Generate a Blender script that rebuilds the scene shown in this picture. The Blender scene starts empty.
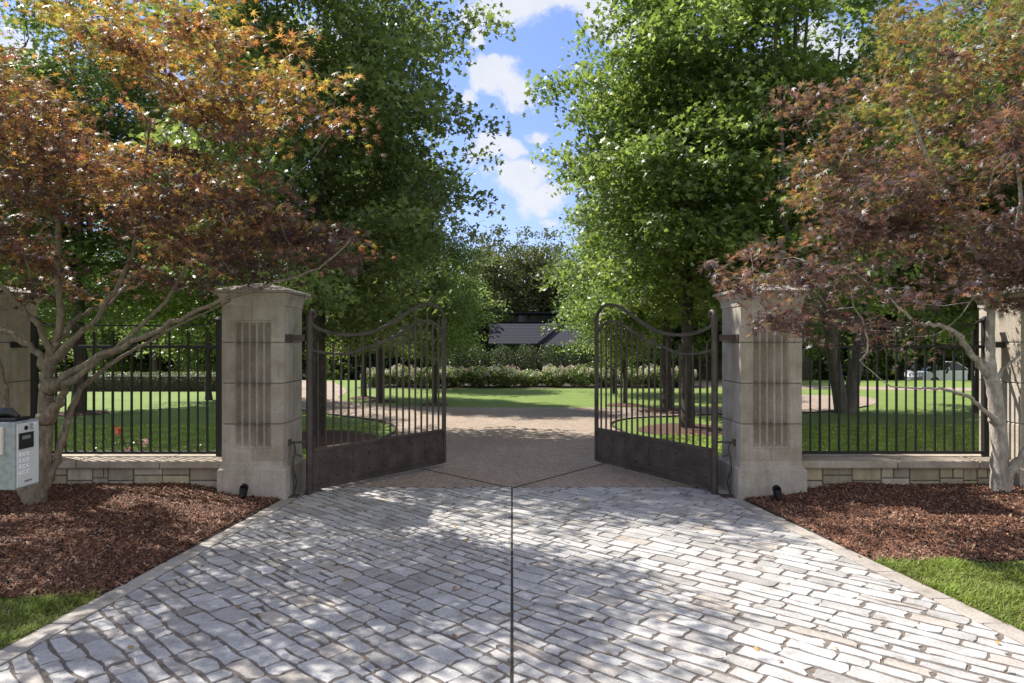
import bpy, bmesh, math, random
import numpy as np
from mathutils import Vector, Matrix
R = math.radians
S = bpy.context.scene
COL = S.collection
random.seed(7); rng = np.random.default_rng(7)

# ------------------------------------------------------------ camera, sky, sun, exposure
CH = 1.76
cam = bpy.data.cameras.new('camera'); camo = bpy.data.objects.new('camera', cam); COL.objects.link(camo)
camo.location = (0, 0, CH); camo.rotation_euler = (R(90), 0, 0)
cam.lens = 24; cam.sensor_width = 36; cam.clip_end = 2000; cam.clip_start = .05
S.camera = camo
EL, AZ = R(50), R(33)
SD = Vector((-math.cos(EL)*math.cos(AZ), math.cos(EL)*math.sin(AZ), math.sin(EL)))
sl = bpy.data.lights.new('sun', 'SUN'); sl.energy = 3.8; sl.angle = R(.53); sl.color = (1, .95, .87)
so = bpy.data.objects.new('sun', sl); COL.objects.link(so); so.rotation_euler = SD.to_track_quat('Z', 'Y').to_euler()
so.location = (-20, 5, 25)
W = bpy.data.worlds.new('World'); S.world = W; W.use_nodes = True
S.view_settings.view_transform = 'Standard'; S.view_settings.look = 'None'
S.view_settings.exposure = 1.2; S.view_settings.gamma = 1
wt = W.node_tree; wt.nodes.clear()
def N(t, typ, **kw):
    n = t.nodes.new(typ)
    for k, v in kw.items():
        if k.startswith('i_'): n.inputs[k[2:].replace('_', ' ')].default_value = v
        else: setattr(n, k, v)
    return n
def L(t, a, b): t.links.new(a, b)
def M2(t, op, a, b=None, c=None):
    n = t.nodes.new('ShaderNodeMath'); n.operation = op
    for i, v in enumerate((a, b, c)):
        if v is None: continue
        if isinstance(v, (int, float)): n.inputs[i].default_value = v
        else: t.links.new(v, n.inputs[i])
    return n.outputs[0]
sky = N(wt, 'ShaderNodeTexSky', sky_type='NISHITA', sun_disc=False, sun_elevation=EL, sun_rotation=math.atan2(SD.x, SD.y),
        air_density=1.0, dust_density=.35, ozone_density=2.2)
tc = N(wt, 'ShaderNodeTexCoord')
def pdir(px, py): return Vector(((px-512)/683, 1, (341-py)/683)).normalized()
# distorted lookup direction
nz = N(wt, 'ShaderNodeTexNoise', i_Scale=7.0, i_Detail=6.0, i_Roughness=.6); L(wt, tc.outputs['Generated'], nz.inputs['Vector'])
vs = N(wt, 'ShaderNodeVectorMath', operation='SUBTRACT'); L(wt, nz.outputs['Color'], vs.inputs[0]); vs.inputs[1].default_value = (.5, .5, .5)
vsc = N(wt, 'ShaderNodeVectorMath', operation='SCALE'); L(wt, vs.outputs[0], vsc.inputs[0]); vsc.inputs['Scale'].default_value = .13
va = N(wt, 'ShaderNodeVectorMath', operation='ADD'); L(wt, tc.outputs['Generated'], va.inputs[0]); L(wt, vsc.outputs[0], va.inputs[1])
cover = None
clouds = [(545, -5, .10, 2.2, 1), (600, 20, .075, 1.6, 1), (480, 20, .06, 1.2, .7), (487, 50, .045, 1.1, .7), (500, 85, .045, 2.2, 1),
          (465, 95, .03, 1.6, .8), (528, 128, .030, 1.7, .9), (500, 150, .05, 1.0, .9), (515, 178, .07, 1.3, 1), (545, 205, .06, 1.5, 1), (480, 150, .05, 1.2, .8),
          (15, 60, .09, 1.2, 1), (1000, 60, .12, 2, .8), (820, 60, .12, 1.6, .8), (560, 232, .03, 2.4, .5),
          (300, 40, .1, 2, .8), (-200, 150, .16, 2.5, .9), (1300, 160, .2, 2.5, .9)]
clouds = [(a, b, r*.62, x, s_*.95) for a, b, r, x, s_ in clouds]
# broad unseen cloud banks added overhead and behind the viewer to brighten fill light
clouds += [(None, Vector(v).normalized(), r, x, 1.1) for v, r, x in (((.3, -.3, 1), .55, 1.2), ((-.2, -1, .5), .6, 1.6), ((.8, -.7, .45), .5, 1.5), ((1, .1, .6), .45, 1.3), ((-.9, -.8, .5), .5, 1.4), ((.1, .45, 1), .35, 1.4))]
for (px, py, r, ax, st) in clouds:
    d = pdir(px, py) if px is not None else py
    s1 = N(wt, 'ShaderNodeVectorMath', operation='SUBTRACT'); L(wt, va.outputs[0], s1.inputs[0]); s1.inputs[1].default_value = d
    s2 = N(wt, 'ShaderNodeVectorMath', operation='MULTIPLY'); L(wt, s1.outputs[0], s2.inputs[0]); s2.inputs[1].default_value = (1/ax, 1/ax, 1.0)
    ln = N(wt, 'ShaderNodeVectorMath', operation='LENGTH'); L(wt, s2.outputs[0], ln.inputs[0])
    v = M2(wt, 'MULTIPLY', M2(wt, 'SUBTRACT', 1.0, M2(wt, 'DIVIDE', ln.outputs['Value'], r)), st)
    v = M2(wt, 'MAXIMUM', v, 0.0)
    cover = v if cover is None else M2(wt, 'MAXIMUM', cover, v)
fn = N(wt, 'ShaderNodeTexNoise', i_Scale=16.0, i_Detail=9.0, i_Roughness=.62); L(wt, va.outputs[0], fn.inputs['Vector'])
cv = M2(wt, 'ADD', M2(wt, 'MULTIPLY', cover, 1.3), M2(wt, 'MULTIPLY', M2(wt, 'SUBTRACT', fn.outputs['Fac'], .5), 1.5))
mr = N(wt, 'ShaderNodeMapRange', interpolation_type='SMOOTHSTEP'); L(wt, cv, mr.inputs['Value'])
mr.inputs['From Min'].default_value = .20; mr.inputs['From Max'].default_value = .66; mr.inputs['To Max'].default_value = .93
cshade = N(wt, 'ShaderNodeMix', data_type='RGBA'); L(wt, fn.outputs['Fac'], cshade.inputs['Factor'])
cshade.inputs['A'].default_value = (2.1, 2.25, 2.6, 1); cshade.inputs['B'].default_value = (2.9, 2.9, 2.95, 1)
tint = N(wt, 'ShaderNodeMix', data_type='RGBA', blend_type='MULTIPLY'); tint.inputs['Factor'].default_value = 1
L(wt, sky.outputs[0], tint.inputs['A']); 
sx = N(wt, 'ShaderNodeSeparateXYZ'); L(wt, tc.outputs['Generated'], sx.inputs[0])
zr_ = N(wt, 'ShaderNodeMapRange'); L(wt, sx.outputs['Z'], zr_.inputs['Value']); zr_.inputs['From Min'].default_value = .08; zr_.inputs['From Max'].default_value = .55
tg = N(wt, 'ShaderNodeMix', data_type='RGBA'); L(wt, zr_.outputs[0], tg.inputs['Factor']); tg.inputs['A'].default_value = (.46, .43, .53, 1); tg.inputs['B'].default_value = (.56, .55, .70, 1)
L(wt, tg.outputs['Result'], tint.inputs['B'])
cm = N(wt, 'ShaderNodeMix', data_type='RGBA'); L(wt, mr.outputs[0], cm.inputs['Factor']); L(wt, tint.outputs['Result'], cm.inputs['A']); L(wt, cshade.outputs['Result'], cm.inputs['B'])
bg = N(wt, 'ShaderNodeBackground'); bg.inputs['Strength'].default_value = .15; L(wt, cm.outputs['Result'], bg.inputs['Color'])
wo = N(wt, 'ShaderNodeOutputWorld'); L(wt, bg.outputs[0], wo.inputs[0])

# ------------------------------------------------------------ helpers
def PT(px, py, Y): return Vector(((px-512)/683*Y, Y, CH-(py-341)/683*Y))
class MB:
    def __init__(s): s.v = []; s.f = []; s.c = []; s.m = []; s.smooth = []
    def add(s, vs, fs, col=None, mat=0, smooth=False):
        o = len(s.v); s.v += [tuple(v) for v in vs]
        for f in fs: s.f.append([i+o for i in f]); s.m.append(mat); s.smooth.append(smooth)
        s.c += [col if col is not None else (1, 1, 1)]*len(vs)
    def box(s, a, b, mtx=None, col=None, mat=0, bev=0):
        x0, y0, z0 = a; x1, y1, z1 = b
        if bev > 0:
            bm = bmesh.new(); bmesh.ops.create_cube(bm, size=1)
            for v in bm.verts: v.co = Vector(((x0+x1)/2+v.co.x*(x1-x0), (y0+y1)/2+v.co.y*(y1-y0), (z0+z1)/2+v.co.z*(z1-z0)))
            bmesh.ops.bevel(bm, geom=bm.edges[:], offset=bev, segments=2, affect='EDGES', profile=.6)
            bm.verts.index_update()
            vs = [v.co.copy() for v in bm.verts]; fs = [[v.index for v in f.verts] for f in bm.faces]; bm.free()
        else:
            vs = [Vector(p) for p in ((x0,y0,z0),(x1,y0,z0),(x1,y1,z0),(x0,y1,z0),(x0,y0,z1),(x1,y0,z1),(x1,y1,z1),(x0,y1,z1))]
            fs = [(0,3,2,1),(4,5,6,7),(0,1,5,4),(1,2,6,5),(2,3,7,6),(3,0,4,7)]
        if mtx: vs = [mtx@v for v in vs]
        s.add(vs, fs, col, mat)
    def tube(s, pts, rad, n=8, col=None, mat=0, cap=True, smooth=True):
        pts = [Vector(p) for p in pts]
        if not hasattr(rad, '__len__'): rad = [rad]*len(pts)
        t0 = (pts[1]-pts[0]).normalized()
        up = Vector((0,0,1)) if abs(t0.z) < .9 else Vector((1,0,0))
        u = t0.cross(up).normalized(); vs = []
        for i, p in enumerate(pts):
            t = (pts[min(i+1, len(pts)-1)]-pts[max(i-1, 0)]).normalized()
            u = (u-t*u.dot(t)).normalized(); w = t.cross(u)
            for k in range(n):
                a = 2*math.pi*k/n; vs.append(p+(u*math.cos(a)+w*math.sin(a))*rad[i])
        fs = [(i*n+k, i*n+(k+1)%n, (i+1)*n+(k+1)%n, (i+1)*n+k) for i in range(len(pts)-1) for k in range(n)]
        s.add(vs, fs, col, mat, smooth)
        if cap:
            s.add(vs[:n], [list(range(n))[::-1]], col, mat); s.add(vs[-n:], [list(range(n))], col, mat)
    def bar(s, pts, w, h, nrm, col=None, mat=0):
        """rectangular bar following pts; width w along nrm, h perpendicular"""
        pts = [Vector(p) for p in pts]; nrm = Vector(nrm).normalized(); vs = []
        for i, p in enumerate(pts):
            t = (pts[min(i+1, len(pts)-1)]-pts[max(i-1, 0)]).normalized(); q = t.cross(nrm).normalized()
            for a, b in ((-1,-1),(1,-1),(1,1),(-1,1)): vs.append(p+nrm*a*w/2+q*b*h/2)
        fs = [(i*4+k, i*4+(k+1)%4, (i+1)*4+(k+1)%4, (i+1)*4+k) for i in range(len(pts)-1) for k in range(4)]
        fs += [(3,2,1,0), tuple(len(vs)-4+k for k in range(4))]
        s.add(vs, fs, col, mat)
    def loft_sq(s, prof, cx, cy, col=None):
        vs = []
        for hw, z in prof: vs += [(cx-hw, cy-hw, z), (cx+hw, cy-hw, z), (cx+hw, cy+hw, z), (cx-hw, cy+hw, z)]
        n = len(prof)
        fs = [(i*4+k, i*4+(k+1)%4, (i+1)*4+(k+1)%4, (i+1)*4+k) for i in range(n-1) for k in range(4)]
        fs += [(3,2,1,0), ((n-1)*4, (n-1)*4+1, (n-1)*4+2, (n-1)*4+3)]
        s.add(vs, fs, col)
    def build(s, name, mats, parent=None, fixn=False):
        me = bpy.data.meshes.new(name); me.from_pydata(s.v, [], s.f)
        if not isinstance(mats, (list, tuple)): mats = [mats]
        for m in mats: me.materials.append(m)
        me.polygons.foreach_set('material_index', s.m); me.polygons.foreach_set('use_smooth', s.smooth)
        ca = me.color_attributes.new('Col', 'FLOAT_COLOR', 'POINT')
        arr = np.ones((len(s.v), 4), np.float32); arr[:, :3] = np.array(s.c, np.float32).reshape(-1, 3); ca.data.foreach_set('color', arr.ravel())
        if fixn:
            bm = bmesh.new(); bm.from_mesh(me); bmesh.ops.recalc_face_normals(bm, faces=bm.faces[:]); bm.to_mesh(me); bm.free()
        me.update()
        o = bpy.data.objects.new(name, me); COL.objects.link(o)
        if parent: o.parent = parent; o.matrix_parent_inverse = Matrix.Identity(4)
        return o
def tag(o, label=None, cat=None, group=None, kind=None):
    if label: o['label'] = label
    if cat: o['category'] = cat
    if group: o['group'] = group
    if kind: o['kind'] = kind
    return o
def empty(name, loc, label, cat, group=None, rz=0, scale=1):
    o = bpy.data.objects.new(name, None); COL.objects.link(o); o.location = loc; o.rotation_euler = (0, 0, rz); o.scale = (scale,)*3
    o.empty_display_size = .2
    return tag(o, label, cat, group)
def copy_tree(o, parent=None):
    c = o.copy(); COL.objects.link(c); c.parent = parent
    if parent: c.matrix_parent_inverse = Matrix.Identity(4)
    for ch in [x for x in S.objects if x.parent == o]: copy_tree(ch, c)
    return c
def np_mesh(name, co, quads, col, mat, parent=None, smooth=False):
    me = bpy.data.meshes.new(name); nv = len(co); nf, k = quads.shape
    me.vertices.add(nv); me.vertices.foreach_set('co', np.ascontiguousarray(co, np.float32).ravel())
    me.loops.add(nf*k); me.loops.foreach_set('vertex_index', np.ascontiguousarray(quads, np.int32).ravel())
    me.polygons.add(nf); me.polygons.foreach_set('loop_start', np.arange(0, nf*k, k, dtype=np.int32))
    if smooth: me.polygons.foreach_set('use_smooth', np.ones(nf, bool))
    me.update(calc_edges=True); me.materials.append(mat)
    if col is not None:
        ca = me.color_attributes.new('Col', 'FLOAT_COLOR', 'POINT')
        arr = np.ones((nv, 4), np.float32); arr[:, :3] = col; ca.data.foreach_set('color', arr.ravel())
    o = bpy.data.objects.new(name, me); COL.objects.link(o)
    if parent: o.parent = parent; o.matrix_parent_inverse = Matrix.Identity(4)
    return o

# ------------------------------------------------------------ materials
def newmat(name):
    m = bpy.data.materials.new(name); m.use_nodes = True; t = m.node_tree; t.nodes.clear()
    out = N(t, 'ShaderNodeOutputMaterial'); p = N(t, 'ShaderNodeBsdfPrincipled'); L(t, p.outputs[0], out.inputs[0])
    return m, t, p, out
def noise(t, scale, detail=5, rough=.6, vec=None):
    n = N(t, 'ShaderNodeTexNoise', i_Scale=scale, i_Detail=detail, i_Roughness=rough)
    if vec is None:
        c = N(t, 'ShaderNodeTexCoord'); vec = c.outputs['Object']
    L(t, vec, n.inputs['Vector']); return n
def ramp(t, fac, stops):
    r = N(t, 'ShaderNodeValToRGB'); L(t, fac, r.inputs[0]); e = r.color_ramp.elements
    while len(e) < len(stops): e.new(.5)
    for i, (p, c) in enumerate(stops): e[i].position = p; e[i].color = (*c, 1)
    return r.outputs[0]
def mixc(t, fac, a, b, bt='MIX'):
    n = N(t, 'ShaderNodeMix', data_type='RGBA', blend_type=bt)
    for nm, v in (('Factor', fac), ('A', a), ('B', b)):
        if isinstance(v, (int, float)): n.inputs[nm].default_value = v
        elif isinstance(v, tuple): n.inputs[nm].default_value = (*v, 1)
        else: L(t, v, n.inputs[nm])
    return n.outputs['Result']
def bump(t, h, dist, p, strength=1.0):
    b = N(t, 'ShaderNodeBump'); b.inputs['Distance'].default_value = dist; b.inputs['Strength'].default_value = strength
    L(t, h, b.inputs['Height']); L(t, b.outputs[0], p.inputs['Normal'])
def simple(name, c, rough=.5, metal=0, var=.25, sc=12, bd=.0):
    m, t, p, o = newmat(name); n = noise(t, sc)
    d = tuple(x*(1-var) for x in c); u = tuple(min(1, x*(1+var)) for x in c)
    L(t, ramp(t, n.outputs['Fac'], [(.3, d), (.7, u)]), p.inputs['Base Color'])
    p.inputs['Roughness'].default_value = rough; p.inputs['Metallic'].default_value = metal
    if bd: bump(t, n.outputs['Fac'], bd, p)
    return m
def vcol(t):
    a = N(t, 'ShaderNodeAttribute', attribute_name='Col'); return a.outputs['Color']

# limestone with streaks and lichen
MS, t, p, o = newmat('limestone')
n1 = noise(t, 3.2, 6, .65); n2 = noise(t, 45, 4, .6)
cc = N(t, 'ShaderNodeTexCoord'); mp = N(t, 'ShaderNodeMapping'); mp.inputs['Scale'].default_value = (14, 14, .9); L(t, cc.outputs['Object'], mp.inputs[0])
n3 = noise(t, 1.6, 5, .6, mp.outputs[0])
base = ramp(t, n1.outputs['Fac'], [(.28, (.32, .27, .215)), (.5, (.45, .40, .335)), (.72, (.55, .50, .435))])
st = ramp(t, n3.outputs['Fac'], [(.42, (1, 1, 1)), (.62, (.76, .745, .73)), (.8, (.52, .51, .50))])
c1 = mixc(t, .45, base, st, 'MULTIPLY')
c2 = mixc(t, .35, c1, ramp(t, n2.outputs['Fac'], [(.35, (.55, .53, .5)), (.6, (1, 1, 1))]), 'MULTIPLY')
c2 = mixc(t, 1.0, c2, vcol(t), 'MULTIPLY')
L(t, c2, p.inputs['Base Color']); p.inputs['Roughness'].default_value = .9
bump(t, n2.outputs['Fac'], .003, p)
MJ = simple('stone_joint', (.16, .14, .115), .95)
MIRON = simple('iron_paint', (.070, .052, .042), .5, 0.0, .5, 5, .001)
MFENCE = simple('black_fence_paint', (.010, .0095, .009), .55, 0, .3, 9)
MSTEEL, t, p, o = newmat('brushed_steel')
n = noise(t, 26, 6, .7); L(t, ramp(t, n.outputs['Fac'], [(.3, (.22, .24, .27)), (.7, (.40, .42, .45))]), p.inputs['Base Color'])
p.inputs['Metallic'].default_value = .35; p.inputs['Roughness'].default_value = .5
MPALE = simple('pale_keypad_plate', (.60, .60, .58), .5, .1, .06)
MBEIGE = simple('beige_plate', (.62, .56, .48), .6, 0, .06)
MBLK = simple('black_plastic', (.012, .012, .013), .3, 0, .2)
MLCD = simple('lcd_glass', (.16, .19, .18), .2, 0, .1)
MWHITE = simple('white_button', (.8, .8, .8), .5, 0, .03)
MDKTXT = simple('dark_print', (.05, .05, .06), .6, 0, .1)
MGLASS = simple('dark_glass', (.02, .03, .035), .08, 0, .2)
MCARW = simple('white_car_paint', (.75, .75, .76), .25, 0, .03)
MTYRE = simple('rubber', (.02, .02, .02), .8, 0, .2)
MRIM = simple('alloy', (.5, .5, .5), .3, .7, .05)
MCAB = simple('cable_rubber', (.03, .035, .05), .6)

# cobbles
MCOB, t, p, o = newmat('cobble_stone')
n1 = noise(t, 5.5, 6, .65); n2 = noise(t, 60, 5, .65); n0 = noise(t, .8, 3, .5)
b = ramp(t, n1.outputs['Fac'], [(.28, (.26, .235, .205)), (.42, (.41, .40, .385)), (.7, (.52, .515, .505))])
b = mixc(t, 1.0, b, vcol(t), 'MULTIPLY')
b = mixc(t, .5, b, ramp(t, n2.outputs['Fac'], [(.36, (.5, .48, .46)), (.58, (1, 1, 1))]), 'MULTIPLY')
b = mixc(t, .35, b, ramp(t, n0.outputs['Fac'], [(.35, (.80, .77, .74)), (.65, (1, 1, 1))]), 'MULTIPLY')
L(t, b, p.inputs['Base Color']); p.inputs['Roughness'].default_value = .72
hh = M2(t, 'ADD', n1.outputs['Fac'], M2(t, 'MULTIPLY', n2.outputs['Fac'], .25)); bump(t, hh, .005, p)
MMORT, t, p, o = newmat('joint_mortar')
n1 = noise(t, 22, 5, .7); L(t, ramp(t, n1.outputs['Fac'], [(.3, (.085, .068, .054)), (.7, (.21, .175, .145))]), p.inputs['Base Color'])
p.inputs['Roughness'].default_value = .95; bump(t, n1.outputs['Fac'], .006, p)
# aggregate drive
MAGG, t, p, o = newmat('exposed_aggregate')
cc = N(t, 'ShaderNodeTexCoord'); vo = N(t, 'ShaderNodeTexVoronoi', i_Scale=55.0); L(t, cc.outputs['Object'], vo.inputs['Vector'])
hs = N(t, 'ShaderNodeSeparateColor'); L(t, vo.outputs['Color'], hs.inputs[0])
pc = ramp(t, hs.outputs[0], [(.0, (.10, .075, .055)), (.35, (.27, .20, .15)), (.65, (.42, .33, .26)), (1, (.60, .53, .45))])
n1 = noise(t, .7, 5, .6); n2 = noise(t, 6, 5, .6)
pc = mixc(t, .5, pc, (.37, .285, .22))
pc = mixc(t, .5, pc, ramp(t, n1.outputs['Fac'], [(.3, (.55, .50, .45)), (.7, (1.0, 1.0, 1.0))]), 'MULTIPLY')
pc = mixc(t, .3, pc, ramp(t, n2.outputs['Fac'], [(.35, (.6, .56, .5)), (.6, (1, 1, 1))]), 'MULTIPLY')
L(t, pc, p.inputs['Base Color']); p.inputs['Roughness'].default_value = .88
bump(t, vo.outputs['Distance'], .004, p)
MASPH = simple('asphalt', (.055, .055, .057), .9, 0, .3, 30, .004)
MSEAM = simple('seam_dirt', (.035, .028, .022), .95)
MEDGE = simple('edge_stone', (.42, .385, .34), .9, 0, .25, 8, .004)
# lawn
MLAWN, t, p, o = newmat('lawn_turf')
n1 = noise(t, .5, 6, .65); n2 = noise(t, 30, 5, .7); n4 = noise(t, 4, 5, .6)
c = ramp(t, n2.outputs['Fac'], [(.25, (.10, .145, .026)), (.5, (.185, .25, .048)), (.78, (.29, .36, .09))])
c = mixc(t, .7, c, ramp(t, n1.outputs['Fac'], [(.32, (.55, .72, .5)), (.66, (1.0, 1.0, .9))]), 'MULTIPLY')
c = mixc(t, .35, c, ramp(t, n4.outputs['Fac'], [(.35, (.6, .7, .6)), (.65, (1, 1, 1))]), 'MULTIPLY')
L(t, c, p.inputs['Base Color']); p.inputs['Roughness'].default_value = .9; bump(t, n2.outputs['Fac'], .03, p, .8)
MSOIL = simple('dark_soil', (.045, .030, .021), .95, 0, .4, 14, .02)
def leafmat(name, trans=.4, rough=.45, spec=.5, tb=(1.5, 1.5, 1.1)):
    m, t, p, o = newmat(name); a = vcol(t)
    L(t, a, p.inputs['Base Color']); p.inputs['Roughness'].default_value = rough; p.inputs['Specular IOR Level'].default_value = spec
    tr = N(t, 'ShaderNodeBsdfTranslucent'); L(t, mixc(t, 1.0, a, tb, 'MULTIPLY'), tr.inputs[0])
    mx = N(t, 'ShaderNodeMixShader'); mx.inputs[0].default_value = trans
    L(t, p.outputs[0], mx.inputs[1]); L(t, tr.outputs[0], mx.inputs[2]); L(t, mx.outputs[0], o.inputs[0]); return m
MLEAF = leafmat('green_leaf', .45, .42, .6, (1.65, 1.65, .85))
MRLEAF = leafmat('red_leaf', .42, .45, .5, (2.3, 1.7, 1.0))
MGRASS = leafmat('grass_blade', .35, .6, .3, (1.5, 1.7, 1.0))
MFLOW = leafmat('petal', .25, .7, .2, (1.2, 1.2, 1.2))
MCHIP, t, p, o = newmat('wood_chip'); L(t, vcol(t), p.inputs['Base Color']); p.inputs['Roughness'].default_value = .85
def bark(name, a, b_, sc=(10, 10, 2.2), dist=.02):
    m, t, p, o = newmat(name); c = N(t, 'ShaderNodeTexCoord'); mp = N(t, 'ShaderNodeMapping'); mp.inputs['Scale'].default_value = sc
    L(t, c.outputs['Object'], mp.inputs[0]); n = noise(t, 2.2, 7, .7, mp.outputs[0]); n5 = noise(t, 3, 4, .6)
    cc = ramp(t, n.outputs['Fac'], [(.32, a), (.66, b_)])
    cc = mixc(t, .5, cc, ramp(t, n5.outputs['Fac'], [(.35, (.55, .6, .5)), (.6, (1, 1, 1))]), 'MULTIPLY')
    n6 = noise(t, 9, 5, .7); cc = mixc(t, ramp(t, n6.outputs['Fac'], [(.56, (0, 0, 0)), (.66, (.6, .6, .6))]), cc, tuple(min(.6, v_*1.25+.03) for v_ in b_))
    L(t, cc, p.inputs['Base Color']); p.inputs['Roughness'].default_value = .9; bump(t, n.outputs['Fac'], dist, p); return m
MBARKJ = bark('smooth_maple_bark', (.10, .078, .055), (.30, .24, .175), (12, 12, 4), .012)
MBARKR = bark('pale_maple_bark', (.24, .205, .175), (.56, .50, .44), (12, 12, 4), .012)
MBARK = bark('dark_bark', (.028, .022, .017), (.10, .082, .065), (8, 8, 1.5), .035)
MBARKG = bark('grey_bark', (.06, .052, .044), (.19, .165, .14), (8, 8, 1.5), .03)

# ------------------------------------------------------------ ground sheets
def sheet(name, pts, z, mat, kind='structure'):
    m = MB(); m.add([(x, y, z) for x, y in pts], [list(range(len(pts)))]); o = m.build(name, mat)
    return tag(o, kind=kind)
g = MB()   # ground falls away behind the flower border, reaches the horizon
ys = [-60, -6, 8, 20, 31, 36, 42, 60, 150, 900]; zs = [-.03, -.03, 0, 0, 0, -.5, -1.2, -1.4, -1.6, -2]
xsx = [-900, -100, -30, -10, 0, 10, 30, 100, 900]
gv = [(x, y, z) for y, z in zip(ys, zs) for x in xsx]; nx = len(xsx)
g.add(gv, [(j*nx+i, j*nx+i+1, (j+1)*nx+i+1, (j+1)*nx+i) for j in range(len(ys)-1) for i in range(nx-1)])
tag(g.build('lawn', MLAWN), kind='structure')

def smoothpoly(pts, n=6):
    out = []; m = len(pts)
    for i in range(m):
        p0, p1, p2, p3 = [np.array(pts[(i+k-1) % m], float) for k in range(4)]
        for j in range(n):
            t_ = j/n; out.append(tuple(.5*((2*p1)+(-p0+p2)*t_+(2*p0-5*p1+4*p2-p3)*t_**2+(-p0+3*p1-3*p2+p3)*t_**3)))
    return out
# gravel drive as one outline: throat, left branch, right branch, around the central lawn
drive = [(-2.62, 8.12), (-2.62, 9.5), (-2.45, 11.5), (-2.27, 13.3), (-2.7, 14.7), (-3.6, 15.7), (-5.2, 17.2), (-7.2, 19.5), (-8.8, 22.5), (-10, 26), (-12, 30.5),
         (-8.5, 30.5), (-6.6, 26.5), (-5.7, 23.5), (-5.45, 21.4), (-4.6, 19.6), (-3.3, 18.7), (-1.5, 18.25), (1, 18.15), (3.5, 18.1), (5.6, 18.4), (7.2, 19.3), (8.3, 21.0), (8.6, 22.4),
         (10.9, 22.2), (11, 20.6), (9.7, 18.6), (7.6, 16.9), (5.1, 16.45), (3.7, 15.95), (2.7, 15.55), (2.1, 14.5), (2.2, 12.8), (2.4, 11), (2.62, 9.5), (2.62, 8.12)]
import mathutils
from mathutils.geometry import tessellate_polygon
def polysheet(name, pts, z, mat):
    tris = tessellate_polygon([[Vector((x, y, 0)) for x, y in pts]])
    m = MB(); m.add([(x, y, z) for x, y in pts], [t_ for t_ in tris]); o = m.build(name, mat, fixn=True)
    me = o.data
    if me.polygons[0].normal.z < 0: me.flip_normals()
    return tag(o, kind='structure')
def sm_open(pts, n=5):
    out = []
    for i in range(len(pts)-1):
        p0 = np.array(pts[max(i-1, 0)], float); p1 = np.array(pts[i], float); p2 = np.array(pts[i+1], float); p3 = np.array(pts[min(i+2, len(pts)-1)], float)
        for j in range(n):
            t_ = j/n; out.append(tuple(.5*((2*p1)+(-p0+p2)*t_+(2*p0-5*p1+4*p2-p3)*t_**2+(-p0+3*p1-3*p2+p3)*t_**3)))
    out.append(tuple(pts[-1])); return out
dl = sm_open(drive)
polysheet('gravel_drive', dl, .008, MAGG)
polysheet('far_path', [(6.3, 28.8), (7.5, 26.5), (11, 25.2), (16, 24.2), (26, 23.6), (26, 25.2), (17, 26), (12, 27), (9, 28.6), (8, 31), (6.4, 31)], .008, MAGG)
# dark steel edging along the island lawns
e = MB()
for a, b2 in ((2, 10), (26, 34)):
    pts = sm_open(drive)[a*5:b2*5]; e.bar([(x, y, .012) for x, y in pts], .03, .05, (0, 0, 1))
tag(e.build('lawn_edging', MSEAM), kind='structure')
sheet('street', [(-60, -16), (60, -16), (60, -4), (-60, -4)], .004, MASPH)

# cobbled apron
def exl(Y): return -(2.52+(7.5-Y)*.095)
def exr(Y): return 2.52+(7.5-Y)*.155
YB, YF = 8.13, -3.9
base = MB(); base.add([(exl(YF)-.05, YF, .0225), (exr(YF)+.05, YF, .0225), (exr(7.5)+.02, 7.5, .0225), (2.56, 8.0, .0225), (2.3, YB, .0225), (-2.3, YB, .0225), (-2.56, 8.0, .0225), (exl(7.5)-.02, 7.5, .0225)], [list(range(8))])
tag(base.build('mortar_bed', MMORT), kind='structure')
def clip(poly, a, b, c):   # keep a*x+b*y+c >= 0
    out = []
    for i in range(len(poly)):
        p1, p2 = poly[i], poly[(i+1) % len(poly)]; d1 = a*p1[0]+b*p1[1]+c; d2 = a*p2[0]+b*p2[1]+c
        if d1 >= 0: out.append(p1)
        if d1*d2 < 0:
            s_ = d1/(d1-d2); out.append((p1[0]+(p2[0]-p1[0])*s_, p1[1]+(p2[1]-p1[1])*s_))
    return out
def area(p): return .5*sum(p[i][0]*p[(i+1) % len(p)][1]-p[(i+1) % len(p)][0]*p[i][1] for i in range(len(p)))
def inset(p, d):
    n = len(p); cx = sum(q[0] for q in p)/n; cy = sum(q[1] for q in p)/n; out = []
    for (x, y) in p:
        l = math.hypot(x-cx, y-cy); k = max(.2, 1-d*1.25/max(l, .01)); out.append((cx+(x-cx)*k, cy+(y-cy)*k))
    return out
def stone(m, poly, zt, col, bev=.0035):
    if area(poly) < 0: poly = poly[::-1]
    A = area(poly)
    if A < .0012: return
    q = []
    for pnt in poly:
        if not q or math.hypot(pnt[0]-q[-1][0], pnt[1]-q[-1][1]) > .006: q.append(pnt)
    poly = q; n = len(poly)
    if n < 4: return
    tx, ty = random.uniform(-.011, .011), random.uniform(-.011, .011)
    cx = sum(q[0] for q in poly)/n; cy = sum(q[1] for q in poly)/n
    hz = lambda x, y: zt+(x-cx)*tx+(y-cy)*ty
    r1 = inset(poly, bev*.35); r2 = inset(poly, bev*1.1)
    vs = [(x, y, .002) for x, y in poly]+[(x, y, hz(x, y)-.0035) for x, y in poly]+[(x, y, hz(x, y)-.0010) for x, y in r1]+[(x, y, hz(x, y)) for x, y in r2]
    fs = [(k*n+i, k*n+(i+1) % n, (k+1)*n+(i+1) % n, (k+1)*n+i) for k in range(3) for i in range(n)]
    o_ = len(m.v)
    m.add(vs, fs, col, 0, False); m.add(vs[3*n:], [list(range(n))], col, 0, False)
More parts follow.
